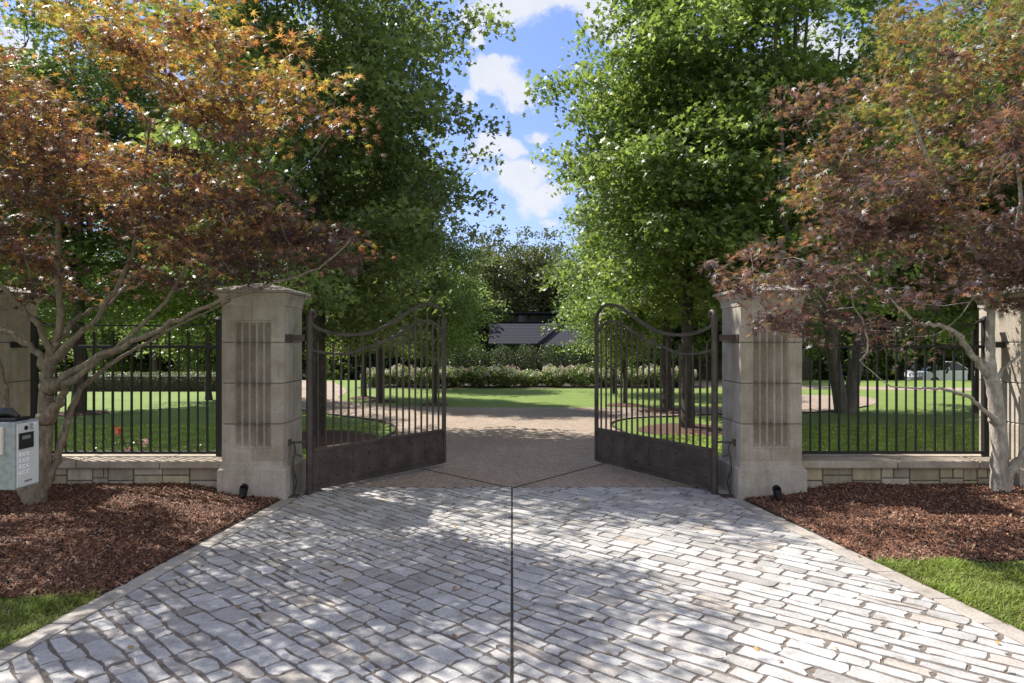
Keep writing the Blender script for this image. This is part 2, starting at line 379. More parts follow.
def cob_half(m, side):
    ang = R(-41 if side > 0 else -43); cu, su = math.cos(ang), math.sin(ang)
    v = -14.0; rows = []
    while v < 14:
        h = random.uniform(.088, .150) if side > 0 else random.uniform(.090, .165)
        rows.append((v, h)); v += h
    ph = [random.random()*6 for _ in range(8)]
    def jl(u, v_):   # waviness of the row boundaries
        return .010*math.sin(u*1.1+v_*5+ph[0])+.007*math.sin(u*5.3+v_*9+ph[1])+.005*math.sin(u*17+v_*17+ph[2])
    for (v0, h) in rows:
        u = -14+random.random()*.4; v1 = v0+h
        while u < 14:
            l = random.uniform(.12, .31) if side < 0 else random.uniform(.16, .42)
            if random.random() < .14: l = random.uniform(.10, .18)
            u0, u1 = u, u+l; u += l
            cxw = (u0+l/2)*cu-(v0+h/2)*su; cyw = (u0+l/2)*su+(v0+h/2)*cu+3
            if side*cxw < -.5 or abs(cxw) > 4.6 or cyw > 8.6 or cyw < -4.3: continue
            parts = [(v0, v1)]
            if h > .14 and random.random() < .25: k = v0+h*random.uniform(.4, .6); parts = [(v0, k), (k, v1)]
            for (a, b2) in parts:
                gp = random.uniform(.0050, .0095)
                sk = random.uniform(-.024, .024)
                hh_ = b2-a; ch = min(hh_*.32, l*.25, .040)
                pts = []
                nseg = max(2, int(l/.09))
                rc = [random.uniform(.02, 1.0)**1.6*ch for _ in range(8)]
                def bot(uu): return a+jl(uu, a)+gp
                def top(uu): return b2+jl(uu, b2)-gp
                us = [u0+gp+rc[0]]+[u0+l*(k/nseg)+random.uniform(-.01, .01) for k in range(1, nseg)]+[u1-gp-rc[1]]
                us.sort()
                for uu in us: pts.append((uu, bot(uu)+random.uniform(-.004, .012)))
                pts.append((u1-gp, bot(u1)+rc[2])); pts.append((u1-gp+sk+random.uniform(-.006, .004), (a+b2)/2)); pts.append((u1-gp+sk*.3, top(u1)-rc[3]))
                us = [u0+gp+rc[5]]+[u0+l*(k/nseg)+random.uniform(-.01, .01) for k in range(1, nseg)]+[u1-gp-rc[4]]
                us.sort(reverse=True)
                for uu in us: pts.append((uu, top(uu)+random.uniform(-.012, .004)))
                pts.append((u0+gp, top(u0)-rc[6])); pts.append((u0+gp+random.uniform(-.004, .01), (a+b2)/2)); pts.append((u0+gp, bot(u0)+rc[7]))
                P = [(x*cu-y*su, x*su+y*cu+3) for x, y in pts]
                P = clip(P, side, 0, -.009)
                if len(P) > 3:
                    if side < 0: P = clip(P, 1, -.095, 2.52+7.5*.095-.16)
                    else: P = clip(P, -1, -.155, 2.52+7.5*.155-.16)
                if len(P) > 3: P = clip(P, 0, -1, YB-.02)
                if len(P) > 3: P = clip(P, 0, 1, -YF)
                if len(P) < 4: continue
                tone = random.gauss(1.03, .10); r_ = random.random()
                if r_ < .06: col = (tone*.95, tone*.88, tone*.80)
                elif r_ < .2: col = (tone*.82, tone*.80, tone*.78)
                else: col = (tone, tone*.995, tone*.99)
                stone(m, P, .0295+random.gauss(0, .0012), col)
def border_row(m):
    for side, ef in ((-1, exl), (1, exr)):
        y = -3.85
        while y < 8.05:
            l = random.uniform(.28, .6); y1 = min(y+l, 8.12)
            e0, e1 = ef(min(y, 7.5)), ef(min(y1, 7.5)); w = .148; g_ = .006
            P = [(e0-side*w, y+g_), (e0-side*.002, y+g_), (e1-side*.002, y1-g_), (e1-side*w, y1-g_)]
            if side < 0: P = P[::-1]
            Q = []
            for i in range(4):
                p1, p2 = P[i], P[(i+1) % 4]
                for k in (.06, .5, .94): Q.append((p1[0]+(p2[0]-p1[0])*k+random.uniform(-.004, .004), p1[1]+(p2[1]-p1[1])*k+random.uniform(-.004, .004)))
            tn = random.gauss(.93, .1); stone(m, Q, .031, (tn, tn*.93, tn*.84), .006); y = y1
cb = MB(); cob_half(cb, -1); cob_half(cb, 1); border_row(cb)
tag(cb.build('cobble_driveway', MCOB), kind='structure')
# pale threshold strip and dark expansion seams
sm = MB()
for a, b2 in (((0, 8.15), (-2.2, 10.35)), ((0, 8.15), (2.3, 11.0))):
    d = (Vector(b2)-Vector(a)).normalized(); nn = Vector((-d.y, d.x))*.011
    sm.add([(a[0]-nn.x, a[1]-nn.y, .012), (b2[0]-nn.x, b2[1]-nn.y, .012), (b2[0]+nn.x, b2[1]+nn.y, .012), (a[0]+nn.x, a[1]+nn.y, .012)], [(0, 1, 2, 3)])
sm.add([(-.006, YF, .0262), (.006, YF, .0262), (.006, YB, .0262), (-.006, YB, .0262)], [(0, 1, 2, 3)])
sm.add([(-2.4, 8.115, .0265), (2.4, 8.115, .0265), (2.4, 8.135, .0265), (-2.4, 8.135, .0265)], [(0, 1, 2, 3)])
tag(sm.build('expansion_seam', MSEAM), kind='structure')

# ------------------------------------------------------------ mulch beds
def hmul(x, y, side):
    ax = abs(x); e_ = abs(exl(y) if side < 0 else exr(y)); d = max(0, ax-e_)
    yf = 4.60 if side < 0 else 5.46
    k = min(1, d/1.3); k = k*k*(3-2*k)
    f = min(1, max(0, (y-yf)/1.0)); f = f*f*(3-2*f)
    w = .03+.04*f+(.075*min(1, max(0, (y-5.6)/1.9)))
    return .012+w*(.18+.82*k)+.016*math.sin(x*5+y*3.1)*math.sin(y*4.3+x)*k+.004
def front_edge(x, side): return (4.58+.05*math.sin(x*1.7)) if side < 0 else (5.44+.06*math.sin(x*1.3))
bed_info = []
for side in (-1, 1):
    nx_, ny_ = 60, 44; m = MB(); vs = []
    for j in range(ny_+1):
        for i in range(nx_+1):
            v_ = j/ny_; 
            xa = 2.50+ (i/nx_)**1.3*7.5; x = side*xa
            yf = front_edge(x, side); y = yf+(7.9-yf)*v_
            e_ = abs(exl(min(y, 7.5)) if side < 0 else exr(min(y, 7.5)))
            x = side*(e_+(i/nx_)**1.3*7.5)
            vs.append((x, y, hmul(x, y, side)-.01*(v_ < .01)))
    fs = [(j*(nx_+1)+i, j*(nx_+1)+i+1, (j+1)*(nx_+1)+i+1, (j+1)*(nx_+1)+i) for j in range(ny_) for i in range(nx_)]
    m.add(vs, fs, smooth=True); o = m.build('mulch_bed', MSOIL, fixn=True)
    if o.data.polygons[5].normal.z < 0: o.data.flip_normals()
    tag(o, kind='structure')
    n = 60000 if side < 0 else 60000
    P = []
    xx = side*(2.5+rng.random(n)**1.0*3.4); yy = 4.4+rng.random(n)*3.4
    keep = []
    for x, y in zip(xx, yy):
        e_ = abs(exl(min(y, 7.5)) if side < 0 else exr(min(y, 7.5)))
        if abs(x) < e_-.0+.02+rng.random()*.03*(rng.random() < .9) : continue
        if y < front_edge(x, side)+.05*rng.random()-.02: continue
        if y > 7.45 and 2.48 < abs(x) < 3.23: continue
        keep.append((x, y, hmul(x, y, side)+rng.random()*.012))
    P = np.array(keep); k = len(P)
    ln = .010+.034*rng.random(k)**1.6; wd = rng.uniform(.003, .008, k); th = rng.uniform(.0015, .004, k)
    a = rng.random(k)*6.283; pit = rng.normal(0, .5, k)
    T = np.stack([np.cos(a)*np.cos(pit), np.sin(a)*np.cos(pit), np.sin(pit)], 1)
    rl = rng.normal(0, .4, k); up = np.stack([-T[:, 1]*0+rl*.6, rl*0+.05, np.ones(k)], 1); B = np.cross(up, T); B /= np.linalg.norm(B, axis=1)[:, None]; Nn = np.cross(T, B)
    cs = np.array([(-1,-1,0),(1,-.7,0),(1,.8,0),(-1,1,0),(-.9,-.8,1),(.9,-.5,1),(.9,.6,1),(-.9,.8,1)], float)
    V = P[:, None]+cs[None, :, 0, None]*(T*ln[:, None])[:, None]+cs[None, :, 1, None]*(B*wd[:, None])[:, None]+cs[None, :, 2, None]*(Nn*th[:, None]*2)[:, None]
    Q = np.array([(4,5,6,7),(0,1,5,4),(1,2,6,5),(2,3,7,6),(3,0,4,7)])
    F = (np.arange(k)[:, None, None]*8+Q[None]).reshape(-1, 4)
    tn = rng.random(k)[:, None]; c0 = np.array((.036, .016, .009)); c1_ = np.array((.235, .098, .050)); c2_ = np.array((.36, .235, .16))
    cc_ = np.where(tn < .88, c0+(c1_-c0)*(tn/.88)**1.3, c2_*rng.uniform(.7, 1.1, (k, 1)))
    tag(np_mesh('wood_chips', V.reshape(-1, 3), F, np.repeat(cc_, 8, 0), MCHIP), 'loose red brown wood chips covering the %s mulch bed' % ('left' if side < 0 else 'right'), 'mulch', kind='stuff')

# ------------------------------------------------------------ grass blades
def grass(name, pts, hmin, hmax, label, w=.0045, c_lo=(.09, .13, .02), c_hi=(.32, .38, .095)):
    P = np.array(pts); k = len(P); a = rng.random(k)*6.283; h = rng.uniform(hmin, hmax, k); ln = rng.uniform(.2, 1.1, k)*h
    pn = np.sin(P[:, 0]*5.1+P[:, 1]*3)*np.sin(P[:, 1]*6.3-P[:, 0]*2)+.6*np.sin(P[:, 0]*13+1)*np.sin(P[:, 1]*11); h = h*(1+.28*pn); d = np.stack([np.cos(a), np.sin(a), np.zeros(k)], 1); s_ = np.stack([-np.sin(a), np.cos(a), np.zeros(k)], 1)*w
    z = np.array((0, 0, 1.))
    p1 = P+d*(ln*.3)[:, None]+z*(h*.6)[:, None]; p2 = P+d*ln[:, None]+z*(h*(1-.25*ln/h))[:, None]
    V = np.stack([P-s_, P+s_, p1+s_*.8, p1-s_*.8, p2+s_*.1, p2-s_*.1], 1)
    Q = np.array([(0,1,2,3),(3,2,4,5)]); F = (np.arange(k)[:, None, None]*6+Q[None]).reshape(-1, 4)
    tn = rng.random(k)[:, None]; col = np.array(c_lo)+(np.array(c_hi)-np.array(c_lo))*tn
    col = col*(1+.22*pn[:, None]); dry = rng.random(k) < .07+.10*(pn < -.6); col[dry] = (.36, .31, .14)
    return tag(np_mesh(name, V.reshape(-1, 3), F, np.repeat(col, 6, 0), MGRASS), label, 'grass', kind='stuff')
for side, n in ((-1, 90000), (1, 110000)):
    xx = side*(2.7+rng.random(n)*2.6); yy = (2.9 if side < 0 else 3.3)+rng.random(n)*(1.95 if side < 0 else 2.4)
    e_ = np.array([abs(exl(y)) if side < 0 else abs(exr(y)) for y in yy]); fe = np.array([front_edge(x, side) for x in xx])
    k = (np.abs(xx) > e_+.01+rng.random(n)*.03) & (yy < fe+rng.normal(0, .03, n)+.02)
    P = np.stack([xx[k], yy[k], np.full(k.sum(), -.01)], 1)
    grass('grass', P, .03, .075, 'short green grass in front of the %s mulch bed' % ('left' if side < 0 else 'right'))
# sparse taller turf just behind the fences
for side in (-1, 1):
    n = 60000; xx = side*(2.75+rng.random(n)*7.5); yy = 8.35+rng.random(n)**1.3*6
    P = np.stack([xx, yy, np.full(n, -.004)], 1)
    k = np.abs(xx) > 2.75
    grass('grass', P[k], .02, .042, 'mown grass right behind the %s fence' % ('left' if side < 0 else 'right'), w=.007, c_lo=(.22, .30, .06), c_hi=(.42, .52, .13))

# ------------------------------------------------------------ pillars
def zgrid():
    z = [.442]
    js = [.853, 1.30, 1.75]
    for j in js: z += [j-.010, j-.006, j+.006, j+.010]
    z += [.50, .55, .578, .585, .60, .62, .65, .7, 1.0, 1.5, 1.9, 1.93, 1.955, 1.97, 1.985, 1.992, 2.05, 2.10, 2.155]
    return sorted(set(z))
HW = .335
FL = [-.16+.08*i for i in range(5)]
def fdepth(x, z, fluted, seed=0):
    d = 0
    for j in (.853, 1.30, 1.75):
        if abs(z-j) <= .0061 and (not fluted or abs(x) > .205): d = .008
    if abs(abs(x)-HW) < .004: return d*0
    if fluted:
        if abs(x) <= .201 and .585 <= z <= 1.985: d = max(d, .016)
        for f in FL:
            q = abs(x-f)/.031
            if q < 1 and .60 <= z <= 1.97:
                e_ = min(1, (z-.60)/.05, (1.97-z)/.04); d = max(d, .016+.058*math.sqrt(max(0, 1-q*q))*max(0, e_)**.5)
        if abs(x) <= .0026 and (z >= 1.99 or z <= .58): d = .006
    else:
        pass
    return d
def make_pillar(cx, cy, label, group, z0=0):
    root = empty('gate_pillar', (cx, cy, 0), label, 'pillar', group)
    zz = zgrid()
    xs_f = [-HW, -HW+.006, -.30, -.25, -.206, -.2055, -.2, ]
    for f in FL: xs_f += [f+.0311*math.sin(R(a)) for a in range(-90, 91, 18)]
    xs_f += [-.005, -.0025, .0025, .005, .2, .2055, .206, .25, .30, HW-.006, HW]; xs_f = sorted(set(round(x, 5) for x in xs_f))
    xs_s = [-HW, -HW+.006, -.2, 0, .2, HW-.006, HW]
    m = MB()
    for k, (xs_, fl) in enumerate(((xs_f, True), (xs_s, False), (xs_f, True), (xs_s, False))):
        rot = Matrix.Rotation(k*math.pi/2, 3, 'Z'); vs = []
        for z in zz:
            for x in xs_: vs.append(rot@Vector((x, -HW+fdepth(x, z, fl), z)))
        n = len(xs_); fs = [(j*n+i, j*n+i+1, (j+1)*n+i+1, (j+1)*n+i) for j in range(len(zz)-1) for i in range(n-1)]
        # each block of the shaft has its own tone
        for f in fs:
            q = sum((vs[i] for i in f), Vector())/4
            tier = 0 if q.z < .853 else 1 if q.z < 1.3 else 2 if q.z < 1.75 else 3
            hsh = math.sin((tier*7.3+k*3.1+cx*5.7+(1 if (rot.inverted()@q).x > 0 else 0)*2.2))*.5+.5
            tn = .86+.2*hsh; m.add([vs[i] for i in f], [(0, 1, 2, 3)], (tn, tn*(.97+.03*hsh), tn*(.93+.06*hsh)))
    m.build('shaft', MS, root)
    j = MB()
    for zj in (.853, 1.30, 1.75): j.box((-HW+.0065, -HW+.0065, zj-.004), (HW-.0065, HW-.0065, zj+.004))
    j.build('mortar_joint', MJ, root)
    b = MB(); b.loft_sq([(HW+.040, z0-.1), (HW+.040, .350), (HW+.036, .356), (HW+.030, .360), (HW+.018, .375), (HW+.008, .400), (HW+.003, .425), (HW, .443)], 0, 0)
    b.build('plinth', MS, root)
    c = MB(); c.loft_sq([(HW+.004, 2.150), (HW+.010, 2.156), (HW+.010, 2.165), (HW+.012, 2.19), (HW+.020, 2.225), (HW+.036, 2.255), (HW+.055, 2.272), (HW+.058, 2.290), (HW+.050, 2.293)], 0, 0)
    c.build('frieze', MS, root)
    k_ = MB(); k_.loft_sq([(HW+.085, 2.294), (HW+.09, 2.30), (HW+.09, 2.322), (HW+.08, 2.328), (.16, 2.40), (.05, 2.425), (.01, 2.43)], 0, 0, (.8, .8, .82))
    k_.build('cap', MS, root)
    return root
make_pillar(-2.85, 7.835, 'tall fluted limestone gate pillar at the left side of the driveway', 'limestone pillars')
make_pillar(2.85, 7.835, 'tall fluted limestone gate pillar at the right side of the driveway, partly under red leaves', 'limestone pillars')
make_pillar(-6.02, 7.835, 'limestone pillar at the far left end of the left fence, behind the maple trunk', 'limestone pillars')
make_pillar(5.925, 7.835, 'limestone pillar at the far right end of the right fence, behind the pale trunk', 'limestone pillars')

# ------------------------------------------------------------ low walls
def low_wall(x0, x1, label, seed):
    rs = random.Random(seed); root = empty('garden_wall', ((x0+x1)/2, 7.85, 0), label, 'wall', 'low stone walls'); X = (x0+x1)/2
    w = MB(); yf = 7.60-7.85
    w.box((x0-X, yf+.02, 0), (x1-X, .28, .352), col=(.42, .39, .35))
    x = x0
    while x < x1-.02:
        l = rs.uniform(.15, .34); xe = min(x+l, x1)
        if x1-xe < .1: xe = x1
        mode = rs.random(); g_ = .006
        if mode < .35: cells = [(x, xe, .05, .24), (x, (x+xe)/2+rs.uniform(-.04, .04), .24, .352), None]
        elif mode < .7: cells = [(x, xe, .05, .17), (x, xe, .17, .27), (x, xe, .27, .352)]
        else: cells = [(x, xe, .05, .21), (x, xe, .21, .352)]
        if mode < .35:
            c_ = cells[1][1]; cells = [cells[0], cells[1], (c_, xe, .24, .352)]
        for (a, b, z0_, z1_) in cells:
            tn = rs.uniform(.7, 1.12); wm = rs.uniform(.74, .95)
            for (ya, yb) in ((yf-rs.uniform(0, .012), yf+.05), (.26, .285)):
                w.box((a-X+g_, ya, z0_+g_), (b-X-g_, yb, z1_-g_), col=(tn, tn*(.85+.15*wm), tn*wm), bev=.009)
        x = xe
    w.build('stone_courses', MS, root)
    c = MB(); xs_ = [x0]
    while xs_[-1] < x1-.9: xs_.append(xs_[-1]+rs.uniform(.8, 1.1))
    xs_[-1] = x1 if x1-xs_[-1] < .3 and len(xs_) > 1 else xs_[-1]
    if xs_[-1] != x1: xs_.append(x1)
    for a, b in zip(xs_, xs_[1:]):
        tn = rs.uniform(.9, 1.05); c.box((a-X+.003, 7.54-7.85, .354), (b-X-.003, .31, .440), col=(tn, tn*.97, tn*.93), bev=.018)
    c.build('coping', MS, root)
low_wall(-5.68, -3.19, 'low stone wall with thick coping under the left fence', 3)
low_wall(3.19, 5.585, 'low stone wall with thick coping under the right fence', 5)

# ------------------------------------------------------------ fences
def fence(x0, x1, label, inner):
    X = (x0+x1)/2; Y = 7.85; root = empty('iron_fence', (X, Y, .44), label, 'fence', 'iron fences')
    zb, zt, zu = .484-.44, 1.70-.44, 1.944-.44
    pr = [(x0-X, 'a'), (x1-X, 'b')]
    for (x, _) in pr:
        m = MB(); m.box((x-.030, -.030, .002), (x+.030, .030, 2.0-.44), bev=.004); m.loft_sq([(.045, 1.56), (.045, 1.575), (.01, 1.61)], x, 0); m.build('post', MFENCE, root)
    m = MB(); m.box((x0-X+.036, -.019, zb-.016), (x1-X-.036, .019, zb+.016), bev=.003); m.build('bottom_rail', MFENCE, root)
    m = MB(); m.box((x0-X+.036, -.019, zt-.018), (x1-X-.036, .019, zt+.018), bev=.003); m.build('top_rail', MFENCE, root)
    # thin upper rail that sweeps up to the posts
    m = MB(); a, b = x0-X+.03, x1-X-.03; pts = []
    for i in range(41):
        s_ = i/40; x = a+(b-a)*s_; e_ = min(s_, 1-s_)*(b-a); z = zu-.045*math.exp(-((e_-.28)/.13)**2)*0+.055*max(0, 1-e_/.22)**2
        pts.append((x, 0, z))
    m.bar(pts, .022, .018, (0, 1, 0)); m.build('upper_rail', MFENCE, root)
    n = int((b-a)/.107); st_ = (b-a)/n
    for i in range(1, n):
        x = a+st_*i; m = MB(); tall = i % 2 == 0; h = zt+(.16 if tall else -.001); w = .0105 if tall else .008
        m.box((x-w, -w, zb-.001), (x+w, w, h-(.0 if not tall else .03)))
        if tall: m.loft_sq([(w, h-.03), (w*1.3, h-.02), (.002, h+.03)], x, 0)
        m.build('picket', MFENCE, root)
    # bracket fixing the outer post to the outer pillar
    m = MB(); xo = x0 if abs(x0) > abs(x1) else x1; sg = -1 if xo < 0 else 1
    px = (5.68 if sg < 0 else 5.59)*sg-X
    lo, hi = sorted((xo-X+sg*.036, px)); m.box((lo, -.12, 1.72-.44-.03), (hi+.0, -.04, 1.72-.44+.03), bev=.004); m.build('bracket', MFENCE, root)
fence(-5.49, -3.365, 'black iron picket fence standing on the left low wall', -1)
fence(3.29, 5.44, 'black iron picket fence standing on the right low wall', 1)

# ------------------------------------------------------------ gates
OUT = [(0, 1.99), (.03, 1.93), (.08, 1.89), (.15, 1.855), (.24, 1.84), (.33, 1.85), (.42, 1.88), (.5, 1.945), (.585, 2.03), (.65, 2.105), (.72, 2.18), (.78, 2.235), (.84, 2.268), (.89, 2.27), (.93, 2.245), (.965, 2.20), (.99, 2.14), (1, 2.08)]
INN = [(0, 1.665), (.04, 1.65), (.12, 1.62), (.218, 1.61), (.3, 1.64), (.37, 1.686), (.45, 1.73), (.54, 1.79), (.61, 1.86), (.676, 1.93), (.75, 2.0), (.84, 2.045), (.88, 2.04), (.93, 1.99), (.965, 1.94), (1, 1.87)]
def cat(pts, n=5): return sm_open(pts, n)
def zat(curve, s_):
    for (a, za), (b, zb) in zip(curve, curve[1:]):
        if a <= s_ <= b: return za+(zb-za)*(s_-a)/(b-a)
def make_gate(hx, hy, fx, fy, label):
    v = Vector((fx-hx, fy-hy)); Lg = v.length; rz = math.atan2(v.y, v.x)
    root = empty('driveway_gate', (hx, hy, .02), label, 'gate', 'driveway gate leaves', rz)
    z_ = -.02; side = 1 if hx > 0 else -1
    m = MB(); m.tube([(0, 0, 0), (0, 0, 2.06+z_)], .037, 14)
    # scroll on top, curling towards the leaf
    sc = [(.0+.045-.045*math.cos(a)*(1-a/9), 0, 2.06+z_+.05*math.sin(a)*(1-a/10)) for a in [i*.35 for i in range(0, 14)]]
    m.tube(sc, [.030-.001*i for i in range(len(sc))], 8)
    m.build('hinge_post', MIRON, root)
    m = MB(); m.box((Lg-.025, -.022, .05), (Lg+.022, .022, 2.09+z_), bev=.004); m.build('stile', MIRON, root)
    m = MB(); m.bar([(x*Lg, 0, z+z_) for x, z in cat(OUT)], .034, .036, (0, 1, 0)); m.build('top_rail', MIRON, root)
    m = MB(); m.bar([(x*Lg, 0, z+z_) for x, z in cat(INN)], .030, .028, (0, 1, 0)); m.build('inner_rail', MIRON, root)
    p = MB(); p.box((.036, -.008, .075), (Lg-.026, .008, .485)); kick = p.build('kick_panel', MIRON, root)
    q = MB(); q.box((.036, -.026, .485), (Lg-.026, .026, .52), bev=.004); q.box((.036, -.024, .045), (Lg-.026, .024, .075), bev=.004)
    q.box((.036, -.016, .105), (Lg-.026, .016, .118)); q.build('panel_rail', MIRON, kick)
    for i in range(9):
        b = MB(); x = .14+(Lg-.28)*i/8
        for sy in (-1, 1):
            b.box((x-.004, sy*.0085-.003, .19), (x+.004, sy*.0085+.003, .40))
            for z in (.19, .40):
                b.loft_sq([(.014, z-.014), (.014, z+.014)], x, sy*.010)
                b.tube([(x, sy*.006, z), (x, sy*.018, z), (x, sy*.026, z)], [.025, .024, .010], 8)
        b.build('bolt', MIRON, kick)
    for i in range(1, 20):
        s_ = i/20; x = s_*Lg; tall = i % 2 == 1; zt = zat(INN, s_)+z_; m = MB()
        w = .0095
        m.box((x-w, -w, .519), (x+w, w, zt+(.055 if tall else -.004)))
        if tall: m.loft_sq([(w, zt+.055), (w*1.2, zt+.06), (.002, zt+.115)], x, 0)
        m.build('picket', MIRON, root)
    return root
make_gate(-2.30, 7.75, -.95, 9.54, 'open left leaf of the bronze brown iron driveway gate')
make_gate(2.30, 7.75, 1.20, 9.70, 'open right leaf of the bronze brown iron driveway gate')
for sg in (-1, 1):   # hinge bracket and floor hardware per side
    sd = 'left' if sg < 0 else 'right'
    root = empty('hinge_bracket', (sg*2.51, 7.73, 1.80), 'dark steel hinge bracket near the top of the %s gate pillar' % sd, 'bracket', 'gate hinge brackets')
    m = MB(); m.box((-.006, -.17, -.042), (.012, .06, .042), bev=.003) if sg < 0 else m.box((-.012, -.17, -.042), (.006, .06, .042), bev=.003); m.build('wall_plate', MIRON, root)
    m = MB(); lo, hi = sorted((-sg*.010, -sg*.172)); m.box((lo, -.04, -.035), (hi, .045, .035), bev=.004); m.build('arm', MIRON, root)
    root = empty('hinge_bracket', (sg*2.51, 7.70, .62), 'small lower hinge rod joining the %s gate pillar and its post' % sd, 'bracket', 'gate hinge brackets')
    m = MB(); m.tube([(-sg*.0, 0, 0), (-sg*.18, .04, 0)], .012, 8); m.build('rod', MIRON, root); m = MB(); m.box((-.012, -.04, -.035), (.012, .04, .035), bev=.003); m.build('wall_plate', MIRON, root)
    root = empty('conduit_pipe', (sg*2.43, 7.62, .02), 'curved metal conduit at the foot of the %s gate pillar' % sd, 'pipe', 'conduits beside the gate posts')
    m = MB(); m.tube([(0, 0, 0), (sg*.005, .0, .18), (sg*.012, 0, .36), (sg*.02, .01, .44), (-sg*.0, .03, .475), (-sg*.06, .07, .45)], .013, 10); m.build('pipe', MIRON, root)
    m = MB(); m.box((-.09, -.07, 0), (.05, .09, .02), bev=.004); m.build('base_plate', MIRON, root)
    m = MB(); m.tube([(sg*.03, .06, .60), (sg*.005, .055, .54), (sg*.03, .05, .35), (-sg*.01, .055, .16), (sg*.02, .06, .02)], .008, 6); m.build('cable', MCAB, root)

# ------------------------------------------------------------ intercom box (keypad faces the driveway)
root = empty('intercom', (-3.06, 4.2, 0), 'grey metal gate intercom box with keypad at the left picture edge', 'intercom')
m = MB(); m.box((-.26, 0, .845), (0, .215, 1.262), bev=.006); m.build('housing', MSTEEL, root)
m = MB(); m.box((.001, .012, .856), (.008, .203, 1.250), bev=.002); kp = m.build('keypad_panel', MPALE, root)
m = MB(); m.box((.009, .022, 1.090), (.014, .150, 1.190), bev=.002); sc = m.build('screen', MBLK, kp)
m = MB(); m.box((.0145, .045, 1.150), (.016, .118, 1.172)); m.build('display', MLCD, sc)
m = MB(); m.tube([(.008, .085, 1.218), (.014, .085, 1.218)], .014, 16); m.build('camera_lens', MBLK, kp)
m = MB(); m.tube([(.008, .165, 1.236), (.011, .165, 1.236)], .006, 10); m.build('lamp', MWHITE, kp)
def text(s_, size, mat, loc, parent, name='lettering'):
    cu = bpy.data.curves.new(name, 'FONT'); cu.body = s_; cu.size = size; cu.align_x = 'CENTER'; cu.align_y = 'CENTER'; cu.extrude = .0003
    o = bpy.data.objects.new('t', cu); COL.objects.link(o); bpy.context.view_layer.update()
    me = bpy.data.meshes.new_from_object(o.evaluated_get(bpy.context.evaluated_depsgraph_get())); me.materials.clear(); me.materials.append(mat)
    COL.objects.unlink(o); q = bpy.data.objects.new(name, me); COL.objects.link(q); q.parent = parent; q.location = loc; q.rotation_euler = (R(90), 0, R(90)); return q
for r_ in range(4):
    for c_ in range(3):
        m = MB(); y = .040+.032*c_; z = 1.058-.038*r_
        m.box((.008, y-.011, z-.012), (.013, y+.011, z+.012), bev=.002); bt = m.build('button', MWHITE, kp)
        text('123456789*0#'[r_*3+c_], .016, MDKTXT, (.0136, y, z), bt)
m = MB()
for k in range(6): m.box((.008, .075+.011*k, .880), (.0092, .082+.011*k, .889+.002*(k % 2)))
m.build('maker_mark', MDKTXT, kp)
for gz in range(5):
    m = MB(); m.box((.0078, .118, 1.204+.009*gz), (.0092, .150, 1.207+.009*gz)) if gz < 4 else m.box((.0078, .118, 1.2385), (.0092, .150, 1.2405)); m.build('speaker_slot', MBLK, kp)
for gy in (.018, .197):
    for gz in (.862, 1.243): m = MB(); m.tube([(.008, gy, gz), (.0105, gy, gz)], .0042, 8); m.build('screw', MRIM, kp)
m = MB(); m.box((-.24, .03, 1.262), (-.02, .17, 1.285), bev=.008); m.tube([(-.22, .1, 1.285), (-.17, .1, 1.31), (-.10, .1, 1.312), (-.05, .1, 1.285)], [.02, .035, .032, .015], 12); m.build('hood', MBLK, root)
m = MB(); m.box((-.25, -.022, 1.065), (-.065, -.001, 1.235), bev=.003); m.build('face_plate', MBEIGE, root)
m = MB(); m.tube([(-.5, .1, 0), (-.5, .1, .95), (-.47, .1, 1.03), (-.40, .1, 1.06), (-.26, .1, 1.06)], .032, 12); m.build('stand', MBLK, root)

# ------------------------------------------------------------ ground spot lamps
for sg, (x, y), rz in ((-1, (-2.88, 7.28), .1), (1, (2.83, 7.24), -.1)):
    zz_ = hmul(x, y, sg)
    root = empty('spot_lamp', (x, y, zz_-.01), 'small black ground spotlight in the mulch before the %s gate pillar' % ('left' if sg < 0 else 'right'), 'spotlight', 'ground spotlights')
    tip = (0.01*(-sg), .025, .14)
    m = MB(); m.tube([(0, 0, .045), (tip[0]*.4, .02, .085), tip], [.028, .042, .045], 12); m.tube([tip, (tip[0]*1.2, .055, .155)], [.045, .041], 12); m.build('lamp_head', MBLK, root)
    m = MB(); m.tube([(0, 0, -.03), (0, 0, .055)], .012, 8); m.build('stake', MBLK, root)

# ------------------------------------------------------------ foliage tools
def template(angs, lens, notch, base=.06, droop=.18):
    v = [(0, 0, 0)]; k = len(angs)
    na = [angs[0]-22]+[(angs[i]+angs[i+1])/2 for i in range(k-1)]+[angs[-1]+22]
    for i, a in enumerate(na):
        r = notch if 0 < i < k else base*2; v.append((r*math.cos(R(a)), r*math.sin(R(a)), -.02))
    for a, l in zip(angs, lens): v.append((l*math.cos(R(a)), l*math.sin(R(a)), -droop*l))
    q = [(0, 1+i, 1+k+1+i, 2+i) for i in range(k)]
    return np.array(v), np.array(q)
T_PALM = template([-118, -80, -40, 0, 40, 80, 118], [.42, .72, .93, 1, .93, .72, .42], .24)
T_MAPLE = template([-105, -52, 0, 52, 105], [.6, .9, 1, .9, .6], .52, .1, .12)
T_OVAL = (np.array([(-.5, 0, 0), (0, -.42, .05), (.6, 0, -.1), (0, .42, .05)], float), np.array([(0, 1, 2, 3)]))
T_CLUMP = (np.array([(-.6, -.1, 0), (.05, -.55, .1), (.7, .05, -.1), (-.05, .6, .1), (.2, -.5, .6), (.75, .2, .5), (-.1, .15, -.55), (-.55, -.2, -.2)], float), np.array([(0, 1, 2, 3), (4, 5, 6, 7)]))
